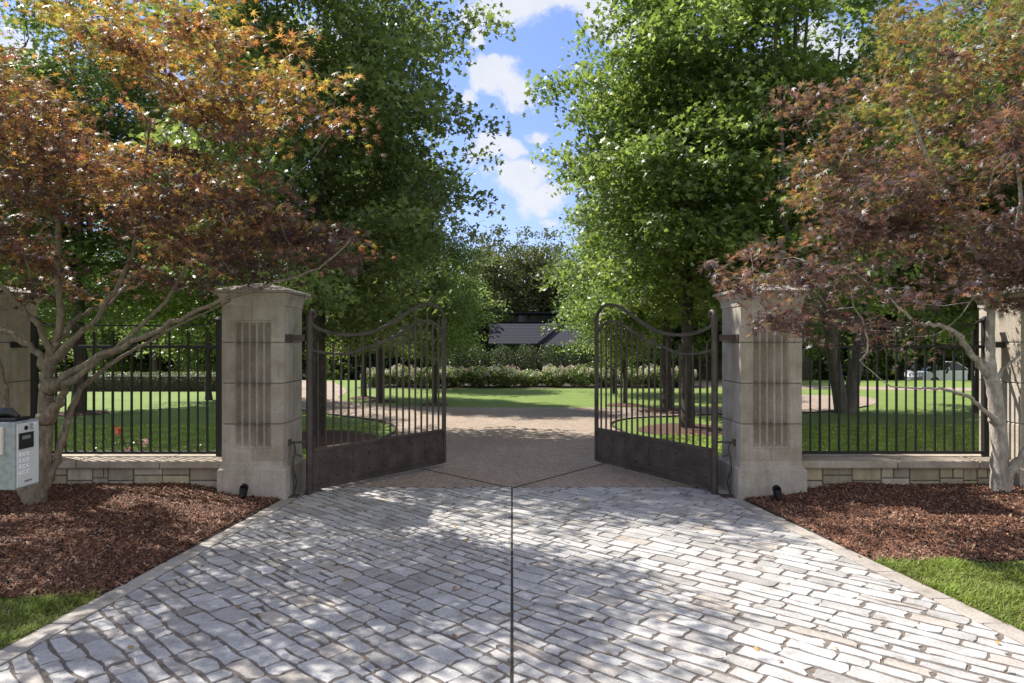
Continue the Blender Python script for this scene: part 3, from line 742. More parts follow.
def leaf_mesh(name, P, size, tmpl, col, mat, parent, upb=1.0, head=None, rs=rng, sd=.55):
    V0, Q0 = tmpl; k = len(P)
    n = rs.normal(0, sd, (k, 3)); n[:, 2] = np.abs(n[:, 2])+upb; n /= np.linalg.norm(n, axis=1)[:, None]
    h = rs.normal(0, 1, (k, 3)) if head is None else head+rs.normal(0, .6, (k, 3))
    h[:, 2] -= .2
    tt = h-n*(h*n).sum(1)[:, None]; tt /= np.linalg.norm(tt, axis=1)[:, None]; b = np.cross(n, tt)
    s_ = size*rs.uniform(.65, 1.15, k)
    V = P[:, None]+s_[:, None, None]*(V0[None, :, 0, None]*tt[:, None]+V0[None, :, 1, None]*b[:, None]+V0[None, :, 2, None]*n[:, None])
    F = (np.arange(k)[:, None, None]*len(V0)+Q0[None]).reshape(-1, 4)
    return np_mesh(name, V.reshape(-1, 3), F, np.repeat(col, len(V0), 0), mat, parent)
def fit_clusters(n, ells, rs, keepf=None, mind=0):
    out = []; vols = np.array([e_[1][0]*e_[1][1]*e_[1][2] for e_ in ells]); pr_ = vols/vols.sum(); tries = 0
    while len(out) < n and tries < n*60:
        tries += 1; c, r = ells[rs.choice(len(ells), p=pr_)]; d = rs.normal(0, 1, 3); d /= np.linalg.norm(d); q = np.array(c)+d*np.array(r)*rs.random()**.42
        if keepf is not None and not keepf(q): continue
        if mind and out and np.min(np.linalg.norm(np.array(out[-400:])-q, axis=1)) < mind: continue
        out.append(q)
    return np.array(out)
def grow(limbs, clusters, rs, step=.28, tip=.006, pw=2.25, jit=.05, upb=.4, rootr=None):
    """limbs: list of polylines [(pos, radius)...]; every cluster is joined to the nearest node by a wandering twig chain"""
    pos = []; par = []; rad = []
    for li, (plist, attach) in enumerate(limbs):
        for i, (q, r) in enumerate(plist):
            if i == 0 and attach is not None:
                prev = min(range(len(pos)), key=lambda k: np.linalg.norm(pos[k]-np.array(q))); 
                if np.linalg.norm(pos[prev]-np.array(q)) < 1e-4: last = prev; continue
                pos.append(np.array(q, float)); par.append(prev); rad.append(r); last = len(pos)-1; continue
            if i == 0: pos.append(np.array(q, float)); par.append(-1); rad.append(r); last = len(pos)-1; continue
            pos.append(np.array(q, float)); par.append(last); rad.append(r); last = len(pos)-1
    nh = len(pos); A = np.zeros((nh+len(clusters)*40, 3)); A[:nh] = pos; cnt = nh
    par = list(par); base = A[0].copy()
    order = np.argsort(np.linalg.norm(clusters-A[:nh].mean(0), axis=1))
    for ci in order:
        c = clusters[ci]; d = A[:cnt]-c; dist = np.linalg.norm(d, axis=1)+np.maximum(0, d[:, 2])*upb*2; k = int(np.argmin(dist)); a = A[k]
        ln = np.linalg.norm(c-a); n = max(1, int(ln/step)); last = k; off = rs.normal(0, jit*ln, 3)
        for i in range(1, n+1):
            s_ = i/n; q = a+(c-a)*s_+off*math.sin(s_*math.pi)+np.array((0, 0, -.12*ln*math.sin(s_*math.pi)))+rs.normal(0, .012*step/.28, 3)*(i < n)
            if cnt >= len(A): break
            A[cnt] = q; par.append(last); last = cnt; cnt += 1
    A = A[:cnt]; par = np.array(par); r = np.full(cnt, 0.); child = [[] for _ in range(cnt)]
    for i in range(cnt-1, -1, -1):
        if not child[i] or r[i] == 0: r[i] = max(r[i], tip**pw)
        if par[i] >= 0: child[par[i]].append(i); r[par[i]] += r[i]
    r = r**(1/pw)
    if rootr: 
        k = rootr/max(r[nh-1] if nh else 1, r[0]); r = np.where(r*k > tip*.7, r*k, tip*.7)
    for i in range(nh):
        if rad[i] is not None: r[i] = rad[i]
    return A, par, r, child
def tree_mesh(A, par, r, child, mat, name, parent, minr=0):
    m = MB(); done = set()
    starts = [i for i in range(len(A)) if par[i] < 0]; stack = [(s_, None) for s_ in starts]
    while stack:
        s_, p0 = stack.pop(); ch = [s_]
        while child[ch[-1]]:
            cs = sorted(child[ch[-1]], key=lambda k: -r[k]); 
            for c in cs[1:]: stack.append((c, ch[-1]))
            ch.append(cs[0])
        idx = ([p0] if p0 is not None else [])+ch
        if len(idx) < 2: continue
        pts = [Vector(A[i]) for i in idx]; rr = [r[i] for i in idx]
        if p0 is not None: rr[0] = min(r[p0]*.9, rr[1]*1.35)
        if max(rr) < minr: continue
        n = 12 if rr[min(1, len(rr)-1)] > .05 else 7 if rr[min(1, len(rr)-1)] > .02 else 4
        m.tube(pts, rr, n, cap=False)
    return m.build(name, mat, parent)

# ------------------------------------------------------------ the two Japanese maples
def limb_px(lst, attach=True):   # (px, py, Y, radius)
    return ([(tuple(PT(a, b, c)), r) for a, b, c, r in lst], True if attach else None)
def ramp3(v, stops):
    v = np.clip(v, 0, 1)[:, None]; out = np.zeros((len(v), 3)); out[:] = stops[0][1]
    for (a, ca), (b, cb_) in zip(stops, stops[1:]):
        k = (v >= a); f = np.clip((v-a)/(b-a), 0, 1); out = np.where(k, np.array(ca)*(1-f)+np.array(cb_)*f, out)
    return out
def red_maple(base, limbs, ells, keepf, n, per, stops, seed, label, mat, size=.05, zlo=2.2, zhi=5.0):
    rs = np.random.default_rng(seed); root = empty('japanese_maple', base, label, 'tree', 'red japanese maples')
    cl = fit_clusters(n, ells, rs, keepf, .15)
    gp_ = np.sin(cl[:, 0]*3.1+seed)*np.sin(cl[:, 1]*2.9+1)+np.sin(cl[:, 2]*4.3+cl[:, 0]*1.7); cl = cl[(gp_ > -.34)]
    L2 = []
    for plist, at in limbs:
        arr = np.array([list(q)+[r_] for q, r_ in plist]); sm_ = sm_open([tuple(a_) for a_ in arr], 4); jj = [np.array(a_) for a_ in sm_]
        for i_ in range(1, len(jj)-1): jj[i_][:3] += rs.normal(0, .22*min(.04, jj[i_][3])*(jj[i_][3] < .07)+.003, 3); jj[i_][3] *= rs.uniform(.96, 1.05)*((.76-.26*min(1, i_/28)) if at and i_ > 2 else .95)
        L2.append(([(a_[:3] if i_ else plist[0][0], float(a_[3])) for i_, a_ in enumerate(jj)], at))
    limbs = L2
    A, par, r, child = grow(limbs, cl, rs, .13, .0028, 2.3, .08, .6)
    B = np.array(base); o = tree_mesh(A-B, par, r, child, mat, 'trunk', root)
    k = rs.poisson(per*rs.uniform(.5, 1.5, len(cl))); idx = np.repeat(np.arange(len(cl)), k); g_ = np.clip(rs.normal(0, 1, (len(idx), 3)), -1.9, 1.9); sx_ = rs.uniform(.10, .20, len(cl))[idx]; P = cl[idx]+g_*np.stack([sx_, sx_, np.full(len(idx), .040)], 1); tl = rs.normal(0, .28, (len(cl), 2))[idx]; P[:, 2] += (g_[:, 0]*tl[:, 0]+g_[:, 1]*tl[:, 1])*sx_
    P[:, 2] -= .5*((P[:, :2]-cl[idx][:, :2])**2).sum(1)   # sprays droop at their rim
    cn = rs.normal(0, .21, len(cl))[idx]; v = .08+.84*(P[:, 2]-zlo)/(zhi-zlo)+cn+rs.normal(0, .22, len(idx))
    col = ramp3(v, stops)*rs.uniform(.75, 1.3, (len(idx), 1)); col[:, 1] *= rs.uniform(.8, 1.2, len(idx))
    head = P-cl[idx]; head[:, 2] = 0
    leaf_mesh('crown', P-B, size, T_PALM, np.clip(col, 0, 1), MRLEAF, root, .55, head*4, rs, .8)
    return root
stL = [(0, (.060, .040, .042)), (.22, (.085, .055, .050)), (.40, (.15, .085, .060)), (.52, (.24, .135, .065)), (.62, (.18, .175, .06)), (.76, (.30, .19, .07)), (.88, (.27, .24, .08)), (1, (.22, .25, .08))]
limbsL = [limb_px([(32, 522, 6.82, .135), (36, 495, 6.82, .098), (42, 460, 6.8, .084), (45, 419, 6.8, .076), (47, 389, 6.8, .07), (48, 370, 6.8, .060)], False),
  limb_px([(48, 370, 6.8, .075), (53, 350, 6.78, .055), (60, 322, 6.75, .048), (58, 270, 6.7, .042), (59, 200, 6.65, .034), (62, 110, 6.6, .024)]),
  limb_px([(47, 389, 6.8, .09), (64, 377, 6.75, .06), (82, 366, 6.65, .055), (107, 352, 6.5, .05), (140, 337, 6.35, .042), (180, 318, 6.2, .036), (221, 301, 6.1, .031), (277, 282, 6.0, .024), (318, 268, 5.95, .018), (350, 240, 5.9, .012)]),
  limb_px([(45, 419, 6.8, .095), (58, 404, 6.72, .055), (68, 384, 6.65, .045), (90, 366, 6.6, .04), (120, 345, 6.5, .034), (165, 300, 6.4, .028), (205, 235, 6.4, .02), (230, 170, 6.4, .014)]),
  limb_px([(48, 370, 6.8, .075), (40, 356, 6.82, .05), (25, 342, 6.85, .042), (5, 331, 6.9, .036), (-25, 322, 7.0, .03), (-70, 290, 7.0, .02)]),
  limb_px([(50, 361, 6.79, .05), (42, 330, 6.7, .042), (25, 310, 6.6, .038), (8, 293, 6.5, .034), (-20, 270, 6.4, .03), (-50, 210, 6.3, .02)]),
  limb_px([(55, 345, 6.77, .04), (66, 330, 6.9, .034), (76, 318, 7.0, .03), (92, 309, 7.1, .026), (117, 297, 7.2, .02), (160, 250, 7.4, .015)]),
  limb_px([(50, 361, 6.79, .05), (85, 330, 6.6, .036), (100, 310, 6.6, .034), (120, 280, 6.6, .03), (140, 220, 6.7, .022), (150, 120, 6.8, .015)]),
  limb_px([(36, 500, 6.8, .07), (52, 470, 6.85, .055), (63, 435, 6.9, .055), (75, 400, 6.95, .045), (95, 375, 7.0, .035), (150, 340, 7.1, .025), (230, 300, 7.2, .016)]),
  limb_px([(34, 505, 6.85, .07), (14, 460, 6.95, .05), (8, 415, 7.05, .05), (2, 380, 7.1, .042), (-14, 335, 7.2, .03)])]
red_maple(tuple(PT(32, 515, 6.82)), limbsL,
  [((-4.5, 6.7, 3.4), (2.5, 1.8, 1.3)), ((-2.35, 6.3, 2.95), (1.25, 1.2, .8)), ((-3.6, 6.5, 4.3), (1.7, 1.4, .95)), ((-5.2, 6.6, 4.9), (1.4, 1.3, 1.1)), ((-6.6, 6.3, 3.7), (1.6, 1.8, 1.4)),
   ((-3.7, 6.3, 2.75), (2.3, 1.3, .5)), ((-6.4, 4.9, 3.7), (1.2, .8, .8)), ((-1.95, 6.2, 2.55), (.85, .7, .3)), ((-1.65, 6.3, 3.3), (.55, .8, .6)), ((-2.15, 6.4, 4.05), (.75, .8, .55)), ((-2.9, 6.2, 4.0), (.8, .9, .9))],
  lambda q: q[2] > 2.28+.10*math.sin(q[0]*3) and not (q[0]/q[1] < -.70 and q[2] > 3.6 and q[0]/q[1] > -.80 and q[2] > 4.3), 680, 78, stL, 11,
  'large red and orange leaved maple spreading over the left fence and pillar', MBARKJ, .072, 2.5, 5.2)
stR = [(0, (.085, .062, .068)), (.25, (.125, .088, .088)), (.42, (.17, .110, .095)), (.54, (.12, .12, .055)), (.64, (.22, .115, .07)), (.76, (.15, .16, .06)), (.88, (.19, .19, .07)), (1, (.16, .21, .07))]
limbsR = [limb_px([(1003, 508, 7.27, .135), (1001, 495, 7.27, .11), (1000, 470, 7.27, .092), (1000, 454, 7.26, .085), (998, 423, 7.25, .078), (995, 392, 7.22, .074), (991, 375, 7.2, .07)], False),
  limb_px([(991, 375, 7.2, .07), (983, 366, 7.15, .055), (971, 352, 7.1, .047), (955, 331, 7.0, .042), (935, 324, 6.9, .034), (918, 322, 6.85, .028), (890, 300, 6.8, .022), (850, 270, 6.75, .015), (800, 260, 6.6, .01)]),
  limb_px([(991, 375, 7.2, .07), (991, 346, 7.2, .062), (989, 300, 7.2, .052), (975, 250, 7.15, .042), (950, 200, 7.1, .034), (930, 160, 7.05, .026), (900, 90, 7.0, .02)]),
  limb_px([(998, 423, 7.25, .07), (989, 415, 7.15, .035), (974, 401, 7.0, .03), (960, 393, 6.9, .027), (946, 389, 6.8, .024), (930, 388, 6.7, .02), (909, 388, 6.6, .015), (884, 382, 6.5, .010), (860, 360, 6.5, .007)]),
  limb_px([(1001, 490, 7.27, .10), (1010, 470, 7.2, .07), (1022, 453, 7.15, .062), (1040, 435, 7.1, .055), (1065, 380, 7.0, .045), (1080, 300, 6.95, .035), (1090, 200, 6.9, .025)]),
  limb_px([(995, 380, 7.2, .05), (1003, 370, 7.15, .022), (1014, 360, 7.1, .018), (1030, 345, 7.05, .014), (1050, 310, 7.0, .01)]),
  limb_px([(989, 310, 7.2, .05), (1010, 260, 7.2, .038), (1020, 180, 7.2, .028), (1010, 90, 7.2, .02)])]
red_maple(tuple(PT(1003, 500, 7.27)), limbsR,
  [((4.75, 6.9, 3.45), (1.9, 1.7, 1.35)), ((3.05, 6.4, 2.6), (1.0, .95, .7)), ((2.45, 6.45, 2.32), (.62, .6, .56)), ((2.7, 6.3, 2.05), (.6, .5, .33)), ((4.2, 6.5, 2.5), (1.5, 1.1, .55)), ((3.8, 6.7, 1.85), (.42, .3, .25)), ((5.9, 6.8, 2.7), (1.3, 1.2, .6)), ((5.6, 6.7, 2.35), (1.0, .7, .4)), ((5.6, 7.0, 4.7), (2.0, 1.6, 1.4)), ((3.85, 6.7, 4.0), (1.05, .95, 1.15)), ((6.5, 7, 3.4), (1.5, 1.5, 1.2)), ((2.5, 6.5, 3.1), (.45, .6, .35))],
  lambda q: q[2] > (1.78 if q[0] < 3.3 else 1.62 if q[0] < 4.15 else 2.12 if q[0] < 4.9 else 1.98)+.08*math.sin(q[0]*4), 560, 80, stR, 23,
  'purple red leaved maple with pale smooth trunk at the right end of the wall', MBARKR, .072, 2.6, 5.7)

# ------------------------------------------------------------ green trees
G1 = [(0, (.035, .056, .018)), (.5, (.065, .10, .030)), (1, (.13, .175, .06))]
G1b = [(0, (.075, .108, .042)), (.5, (.135, .185, .072)), (1, (.25, .31, .12))]
G2 = [(0, (.075, .115, .034)), (.5, (.15, .215, .065)), (1, (.30, .37, .15))]
G3 = [(0, (.075, .09, .045)), (.5, (.12, .14, .07)), (1, (.18, .20, .10))]
def crown_ells(H, zb, Rr, rs, n=26, shape='ovate'):
    out = []
    for i in range(n):
        s_ = (i+.5)/n; z = zb+(H-zb)*s_
        prof = (math.sin(math.pi*min(1, (s_*.80+.20)))**.85) if shape == 'ovate' else math.sin(math.pi*(s_*.86+.1))**.6
        rad = Rr*prof; a = i*2.399+rs.random()*.6; off = rad*.50
        q = rad*.46+.15; out.append(((math.cos(a)*off, math.sin(a)*off, z), (q, q, max(.45, q*.62))))
    return out
def green_tree(name, H, zb, Rr, seed, trunk_r, pal, ncl=260, per=110, lsize=.09, tmpl=T_MAPLE, stems=1, mat=None, label='', cat_='tree', group=None, loc=(0, 0, 0), lspread=.27, trunkmat=None, leaders=4, mleaf=None, shape='ovate', rz=0, fork=.22, gap=None):
    rs = np.random.default_rng(seed); root = empty(name, loc, label, cat_, group, rz)
    ells = crown_ells(H, zb, Rr, rs, shape=shape)
    cl = fit_clusters(ncl, ells, rs, lambda q: q[2] > zb*.9, lspread*.5)
    if gap is not None:
        gg = np.sin(cl[:, 0]*1.9+seed)*np.sin(cl[:, 1]*1.7+1)+np.sin(cl[:, 2]*2.1+cl[:, 0]*1.2); cl = cl[gg > gap]
    no = max(6, ncl//14); ou = cl[rs.choice(len(cl), no)].copy(); hx = ou[:, :2]/(np.linalg.norm(ou[:, :2], axis=1)[:, None]+.01); ou[:, :2] = hx*(np.linalg.norm(ou[:, :2], axis=1)[:, None]*.3+Rr*rs.uniform(.68, .92, (no, 1))); cl = np.vstack([cl, ou])
    # trunk then leaders
    limbs = []
    for s_ in range(stems):
        ang = s_*2*math.pi/max(1, stems)+.4; sp = .12 if stems > 1 else 0; lean = .10 if stems > 1 else .0
        b = np.array((math.cos(ang)*sp, math.sin(ang)*sp, -.15)); pts = [(b, trunk_r*1.35), (b+np.array((0, 0, .25)), trunk_r*1.05)]
        hf = H*fork
        for i in range(1, 5):
            q = b+np.array((math.cos(ang)*lean*hf*i/2, math.sin(ang)*lean*hf*i/2, .15+hf*i/4))+rs.normal(0, .02, 3); pts.append((q, trunk_r*(1-.05*i)))
        limbs.append((pts, None if s_ == 0 else None)); top = pts[-1][0]
        for l_ in range(leaders):
            a = l_*2*math.pi/leaders+rs.random(); pp = [(top, trunk_r*.75)]; out = rs.uniform(.12, .30)*Rr*(.4 if l_ == 0 else 1)
            for i in range(1, 9):
                f = i/8; q = top+np.array((math.cos(a)*out*f*1.3, math.sin(a)*out*f*1.3, (H*.92-top[2])*f*(.98 if l_ == 0 else rs.uniform(.72, .92))))+rs.normal(0, .04, 3)
                pp.append((q, trunk_r*.62*(1-f*.85)/(1 if l_ == 0 else 1.25)))
            pp[1:] = sorted(pp[1:], key=lambda k: k[0][2]); limbs.append((pp, True))
    A, par, r, child = grow(limbs, cl, rs, .35, .006, 2.4, .05, .8)
    tree_mesh(A, par, r, child, trunkmat or MBARK, 'trunk', root)
    k = rs.poisson(per, len(cl)); idx = np.repeat(np.arange(len(cl)), k)
    P = cl[idx]+np.clip(rs.normal(0, 1, (len(idx), 3)), -1.7, 1.7)*np.array((lspread, lspread, lspread*.45)); cent = np.array((0, 0, 0.))
    hd = P.copy(); hd[:, 2] = 0; hd /= (np.linalg.norm(hd, axis=1)[:, None]+.1); P[:, 2] -= .25*np.maximum(0, (P-cl[idx])[:, 0]*hd[:, 0]+(P-cl[idx])[:, 1]*hd[:, 1])
    v = .45+rs.normal(0, .16, len(cl))[idx]+rs.normal(0, .2, len(idx)); col = ramp3(v, pal)*rs.uniform(.8, 1.2, (len(idx), 1))
    leaf_mesh('crown', P, lsize, tmpl, col, mleaf or MLEAF, root, .30, hd, rs, .7)
    return root
def place(src, loc, rz, sc, label, group=None, cat_='tree'):
    c = copy_tree(src); c.location = loc; c.rotation_euler = (0, 0, rz); c.scale = (sc[0], sc[0], sc[1]) if hasattr(sc, '__len__') else (sc,)*3
    c['label'] = label; c['category'] = cat_
    if group: c['group'] = group
    elif 'group' in c: del c['group']
    return c
tA = green_tree('maple_tree', 11.5, 2.0, 3.05, 31, .15, G1b, 660, 92, .084, gap=-1.3, loc=(-3.55, 12.5, 0), label='tall dark green maple behind the left gate leaf, thick dark trunk in a mulch ring')
tB = green_tree('maple_tree', 11.0, 2.4, 2.65, 47, .14, G2, 560, 88, .088, gap=-.75, loc=(3.50, 13.6, 0), label='tall bright green maple behind the right gate leaf, filling the right of the sky gap')
tC = green_tree('maple_tree', 11.5, 2.1, 3.0, 59, .11, G2, 480, 85, .088, gap=-.45, loc=(4.95, 12.6, 0), label='multi stemmed green maple rising right behind the right gate pillar', stems=3, trunkmat=MBARKG, leaders=2)
tD = green_tree('lawn_tree', 7.0, 1.5, 2.0, 71, .10, G2, 230, 90, .095, loc=(3.45, 23.0, 0), label='sunlit leafy tree with foliage down to the flower border, right of the gap', tmpl=T_OVAL, fork=.12)
place(tB, (3.9, 17.2, 0), 2.0, .95, 'dark trunked maple close behind the trunk seen through the right gate leaf')
place(tD, (3.1, 18.8, 0), 1.0, (.55, .75), 'slim young tree in a mulch ring seen through the right gate leaf')
place(tD, (-2.15, 19.0, 0), 2.2, (.6, .9), 'slim young tree on the central lawn near the free end of the left gate leaf')
place(tA, (-3.85, 19.9, 0), 1.3, (.62, .8), 'right tree of the close pair on the central lawn behind the left gate leaf')
place(tA, (-4.6, 21.2, 0), 3.3, (.62, .8), 'left tree of the close pair on the central lawn behind the left gate leaf')
place(tD, (-2.8, 25.6, 0), 4.0, (1.0, .85), 'bushy dark green tree left of the gap in front of the hydrangea border')
tE = place(tA, (-10.6, 16.7, 0), 2.4, (1.15, 1.0), 'large shade tree with dark trunk beyond the left fence, left of its middle')
place(tD, (-9.15, 20.6, 0), .5, (1.0, 1.0), 'small dark trunk tree beside the hedge, seen at the right end of the left fence')
tF = green_tree('shade_tree', 10.5, 2.6, 4.0, 83, .17, G1, 260, 120, .11, loc=(8.25, 16.9, 0), label='twin trunk tree on the shaded lawn behind the left half of the right fence', stems=2, leaders=3, trunkmat=MBARKG, tmpl=T_OVAL)
place(tE, (11.6, 16.9, 0), 1.1, (1.2, 1.0), 'large dark trunk tree behind the right end of the right fence')

# background trees
tG = green_tree('woodland_tree', 13.5, 4.0, 3.6, 97, .22, G3, 120, 60, .17, loc=(1.0, 62, -1.5), label='tall thin crowned oak behind the dark roof, centre of the gap', tmpl=T_CLUMP, lspread=.5, trunkmat=MBARKG)
tH = green_tree('woodland_tree', 9.0, 1.0, 3.4, 101, .18, G1, 150, 75, .2, loc=(-4.0, 52, -1.3), label='dark tree left of the roof behind the hedge', tmpl=T_CLUMP, lspread=.5)
place(tG, (-2.6, 66, -1.5), 2.0, 1.0, 'tall ragged tree behind the left half of the dark roof')
place(tG, (4.4, 60, -1.5), 1.0, .88, 'tall ragged tree behind the right half of the dark roof')
place(tH, (6.6, 55, -1.4), 3.1, 1.15, 'dark dense tree right of the roof behind the hedge')
place(tH, (1.5, 70, -1.5), 1.1, (1.3, .6), 'low dark tree mass directly behind the roof')
place(tG, (-1.3, 59, -1.5), 4.0, .97, 'tall ragged tree showing pale trunk left of the gap centre')
place(tG, (2.9, 65, -1.5), 5.2, 1.02, 'tall ragged tree showing sky holes right of the gap centre')
place(tH, (-4, 74, -1.5), 2.3, 1.3, 'rounded far tree left behind the roof')
rr = random.Random(5)
for (x0, x1, y0, y1, n, lb, gp, src) in (
    (-34, -9, 34, 46, 9, 'green tree in the belt beyond the left hedge', 'trees beyond the left hedge', (tD, tH, tA)),
    (9, 36, 34, 46, 9, 'green tree in the belt beyond the right field', 'trees beyond the right field', (tH, tD, tB)),
    (-60, -12, 50, 72, 10, 'tall tree in the far left tree line', 'far left tree line', (tH, tG)),
    (12, 64, 50, 72, 10, 'tall tree in the far right tree line', 'far right tree line', (tH, tG)),
    (-9, -4.5, 31, 40, 3, 'dense tree behind the left end of the hydrangea border', 'trees behind the hydrangeas on the left', (tD, tH)),
    (4.5, 9, 29.5, 38, 4, 'dense tree behind the right end of the hydrangea border', 'trees behind the hydrangeas on the right', (tD, tH))):
    lb0 = lb; ORD0 = 'first second third fourth'.split()
    for i in range(n):
        x = x0+(x1-x0)*(i+.5)/n+rr.uniform(-.7, .7); y = rr.uniform(y0, y1); s_ = src[i % len(src)]
        z = 0 if y < 31 else -.5*(y-31)/5 if y < 36 else -1.3
        if n < 5: lb = lb0+', '+ORD0[i]+' from the left'
        place(s_, (x, y, z-.1), rr.random()*6, (rr.uniform(.95, 1.3) if s_ is not tA and s_ is not tB else .9, rr.uniform(.9, 1.2)), lb, gp)

rs_ = np.random.default_rng(9)
for sg, lab in ((-1, 'tangled dark undergrowth below the tree line beyond the left fence'), (1, 'tangled dark undergrowth below the tree line beyond the right fence')):
    n = 26000; P = np.stack([sg*rs_.uniform(7.5, 60, n), 42+rs_.random(n)*5, -1.4+rs_.random(n)**1.1*4.6], 1)
    P[:, 2] = np.minimum(P[:, 2], 2.4+.8*np.sin(P[:, 0]*.7)+.5*np.sin(P[:, 0]*1.9+2)); P[:, 1] += (P[:, 2]+1.4)*.5
    o = leaf_mesh('undergrowth', P, .32, T_CLUMP, ramp3(.45+rs_.normal(0, .25, n), G1), MLEAF, None, .3, None, rs_); tag(o, lab, 'undergrowth', kind='stuff')
# ------------------------------------------------------------ hedges, shrubs, flowers
def hedge(x0, x1, y0, y1, h, label, seed, dens=900, rise=(0, 0)):
    rs = np.random.default_rng(seed); X, Y = (x0+x1)/2, (y0+y1)/2; root = empty('clipped_hedge', (X, Y, 0), label, 'hedge')
    m = MB(); m.box((x0-X+.08, y0-Y+.08, 0), (x1-X-.08, y1-Y-.08, h-.08), col=(.02, .035, .012)); m.build('inner_branches', MBARK, root)
    fac = [(lambda a, b: (x0+(x1-x0)*a-X, y0-Y, h*b), (x1-x0)*h), (lambda a, b: (x0+(x1-x0)*a-X, y0+(y1-y0)*b-Y, h), (x1-x0)*(y1-y0)),
           (lambda a, b: (x0-X, y0+(y1-y0)*a-Y, h*b), (y1-y0)*h), (lambda a, b: (x1-X, y0+(y1-y0)*a-Y, h*b), (y1-y0)*h)]
    P = []
    for f, ar in fac:
        for _ in range(int(ar*dens)): P.append(f(rs.random(), rs.random()))
    P = np.array(P)+rs.normal(0, .03, (len(P), 3)); col = ramp3(rs.random(len(P)), G1)
    leaf_mesh('foliage', P, .045, T_OVAL, col, MLEAF, root, .5, None, rs); return root
hedge(-20, -8.0, 24.1, 25.3, .60, 'low clipped box hedge across the lawn behind the left fence', 3, 500)
hedge(6.9, 14.0, 31.5, 33, 1.05, 'dark hedge beyond the far path behind the right pillar', 4, 300)
def ball_shrub(loc, rx, rz_, label, pal, seed, group, n=3800, ls=.05, name='round_shrub', flowers=0):
    rs = np.random.default_rng(seed); root = empty(name, loc, label, 'shrub', group)
    m = MB()
    for i in range(7):
        a = i*.9; m.tube([(0, 0, -.05), (math.cos(a)*rx*.2, math.sin(a)*rx*.2, rz_*.6), (math.cos(a)*rx*.55, math.sin(a)*rx*.55, rz_*1.3)], [.03, .02, .008], 5)
    m.build('stem', MBARK, root)
    d = rs.normal(0, 1, (n, 3)); d /= np.linalg.norm(d, axis=1)[:, None]; rad = 1-rs.random(n)**2*.45
    lump = 1+.10*np.sin(d[:, 0]*7+seed)*np.sin(d[:, 2]*6+seed)+.07*np.sin(d[:, 1]*11)
    P = d*np.array((rx, rx, rz_))*(rad*lump)[:, None]+np.array((0, 0, rz_)); P = P[P[:, 2] > .02]
    leaf_mesh('foliage', P, ls, T_OVAL, ramp3(rs.random(len(P)), pal), MLEAF, root, .3, None, rs)
    if flowers:
        out = []; cc_ = []
        for _ in range(flowers):
            dd = rs.normal(0, 1, 3); dd /= np.linalg.norm(dd); dd[2] = abs(dd[2])*.95+.05; dd[1] = -abs(dd[1]) if rs.random() < .75 else dd[1]
            c = dd*np.array((rx, rx, rz_))*1.02+np.array((0, 0, rz_)); k = 55; s_ = rs.uniform(.7, 1.35)
            q = rs.normal(0, 1, (k, 3)); q /= np.linalg.norm(q, axis=1)[:, None]; q *= np.array((.075, .075, .085))*s_
            out.append(c+q+np.array((0, 0, .05))); tn = rs.uniform(.7, 1.05); pk = rs.random() < .25
            cc_.append(np.tile(np.array((.80, .77, .58) if not pk else (.72, .55, .48))*tn, (k, 1)))
        leaf_mesh('blossoms', np.concatenate(out), .034, T_OVAL, np.concatenate(cc_), MFLOW, root, .4, None, rs)['kind'] = 'stuff'
    return root
G0 = [(v_, tuple(x_*.6 for x_ in c_)) for v_, c_ in G1]
b0 = ball_shrub((-1.0, 29.7, 0), .62, .86, 'clipped round shrub', G0, 1, None, 5200)
lb = ['clipped round evergreen, first from the left behind the hydrangeas', 'clipped round evergreen, second from the left behind the hydrangeas', 'clipped round evergreen below the left end of the roof',
      'clipped round evergreen below the middle of the roof', 'clipped round evergreen below the right gable of the roof', 'clipped round evergreen right of the roof behind the hydrangeas']
xsb = [-2.6, -1.55, -.45, .62, 1.65, 2.75]
b0['label'] = lb[0]; b0['group'] = 'clipped round evergreens'; b0.location = (xsb[0], 29.7, 0)
for i in range(1, 6):
    place(b0, (xsb[i], 29.7+rr.uniform(-.15, .2), 0), i*1.3, (1, rr.uniform(.92, 1.03)), lb[i], 'clipped round evergreens', 'shrub')
hy = [ball_shrub((0, 0, 0), .64, .37, 'x', G1b, s_, None, 2300, .085, 'hydrangea', 20) for s_ in (11, 12)]
n = 0; desc = ['with dense cream panicles', 'with a few pinkish panicles', 'leaning slightly forward', 'with pale green tips', 'with loose cream heads']
xpos = [-5.2+i*.98 for i in range(13)]
ORD = 'first second third fourth fifth sixth seventh eighth ninth tenth eleventh twelfth thirteenth'.split()
for i, x in enumerate(xpos):
    s_ = hy[i % 2]; y = 26.6+.25*math.sin(i*2.3); loc = (x, y, 0); k = rr.uniform(.9, 1.12)
    lab = 'cream flowering hydrangea bush in the far border, %s from the left' % ORD[i]
    if i < 2: s_.location = loc; s_.scale = (k, k, k); s_['label'] = lab; s_['group'] = 'hydrangeas in the far border'; s_['category'] = 'shrub'; s_.rotation_euler = (0, 0, 0)
    else: place(s_, loc, rr.uniform(-.5, .5), (k, rr.uniform(.85, 1.15)), lab, 'hydrangeas in the far border', 'shrub')
polysheet('border_soil', [(-5.9, 25.55), (7.3, 25.5), (7.3, 31), (-5.9, 31)], .006, MSOIL)
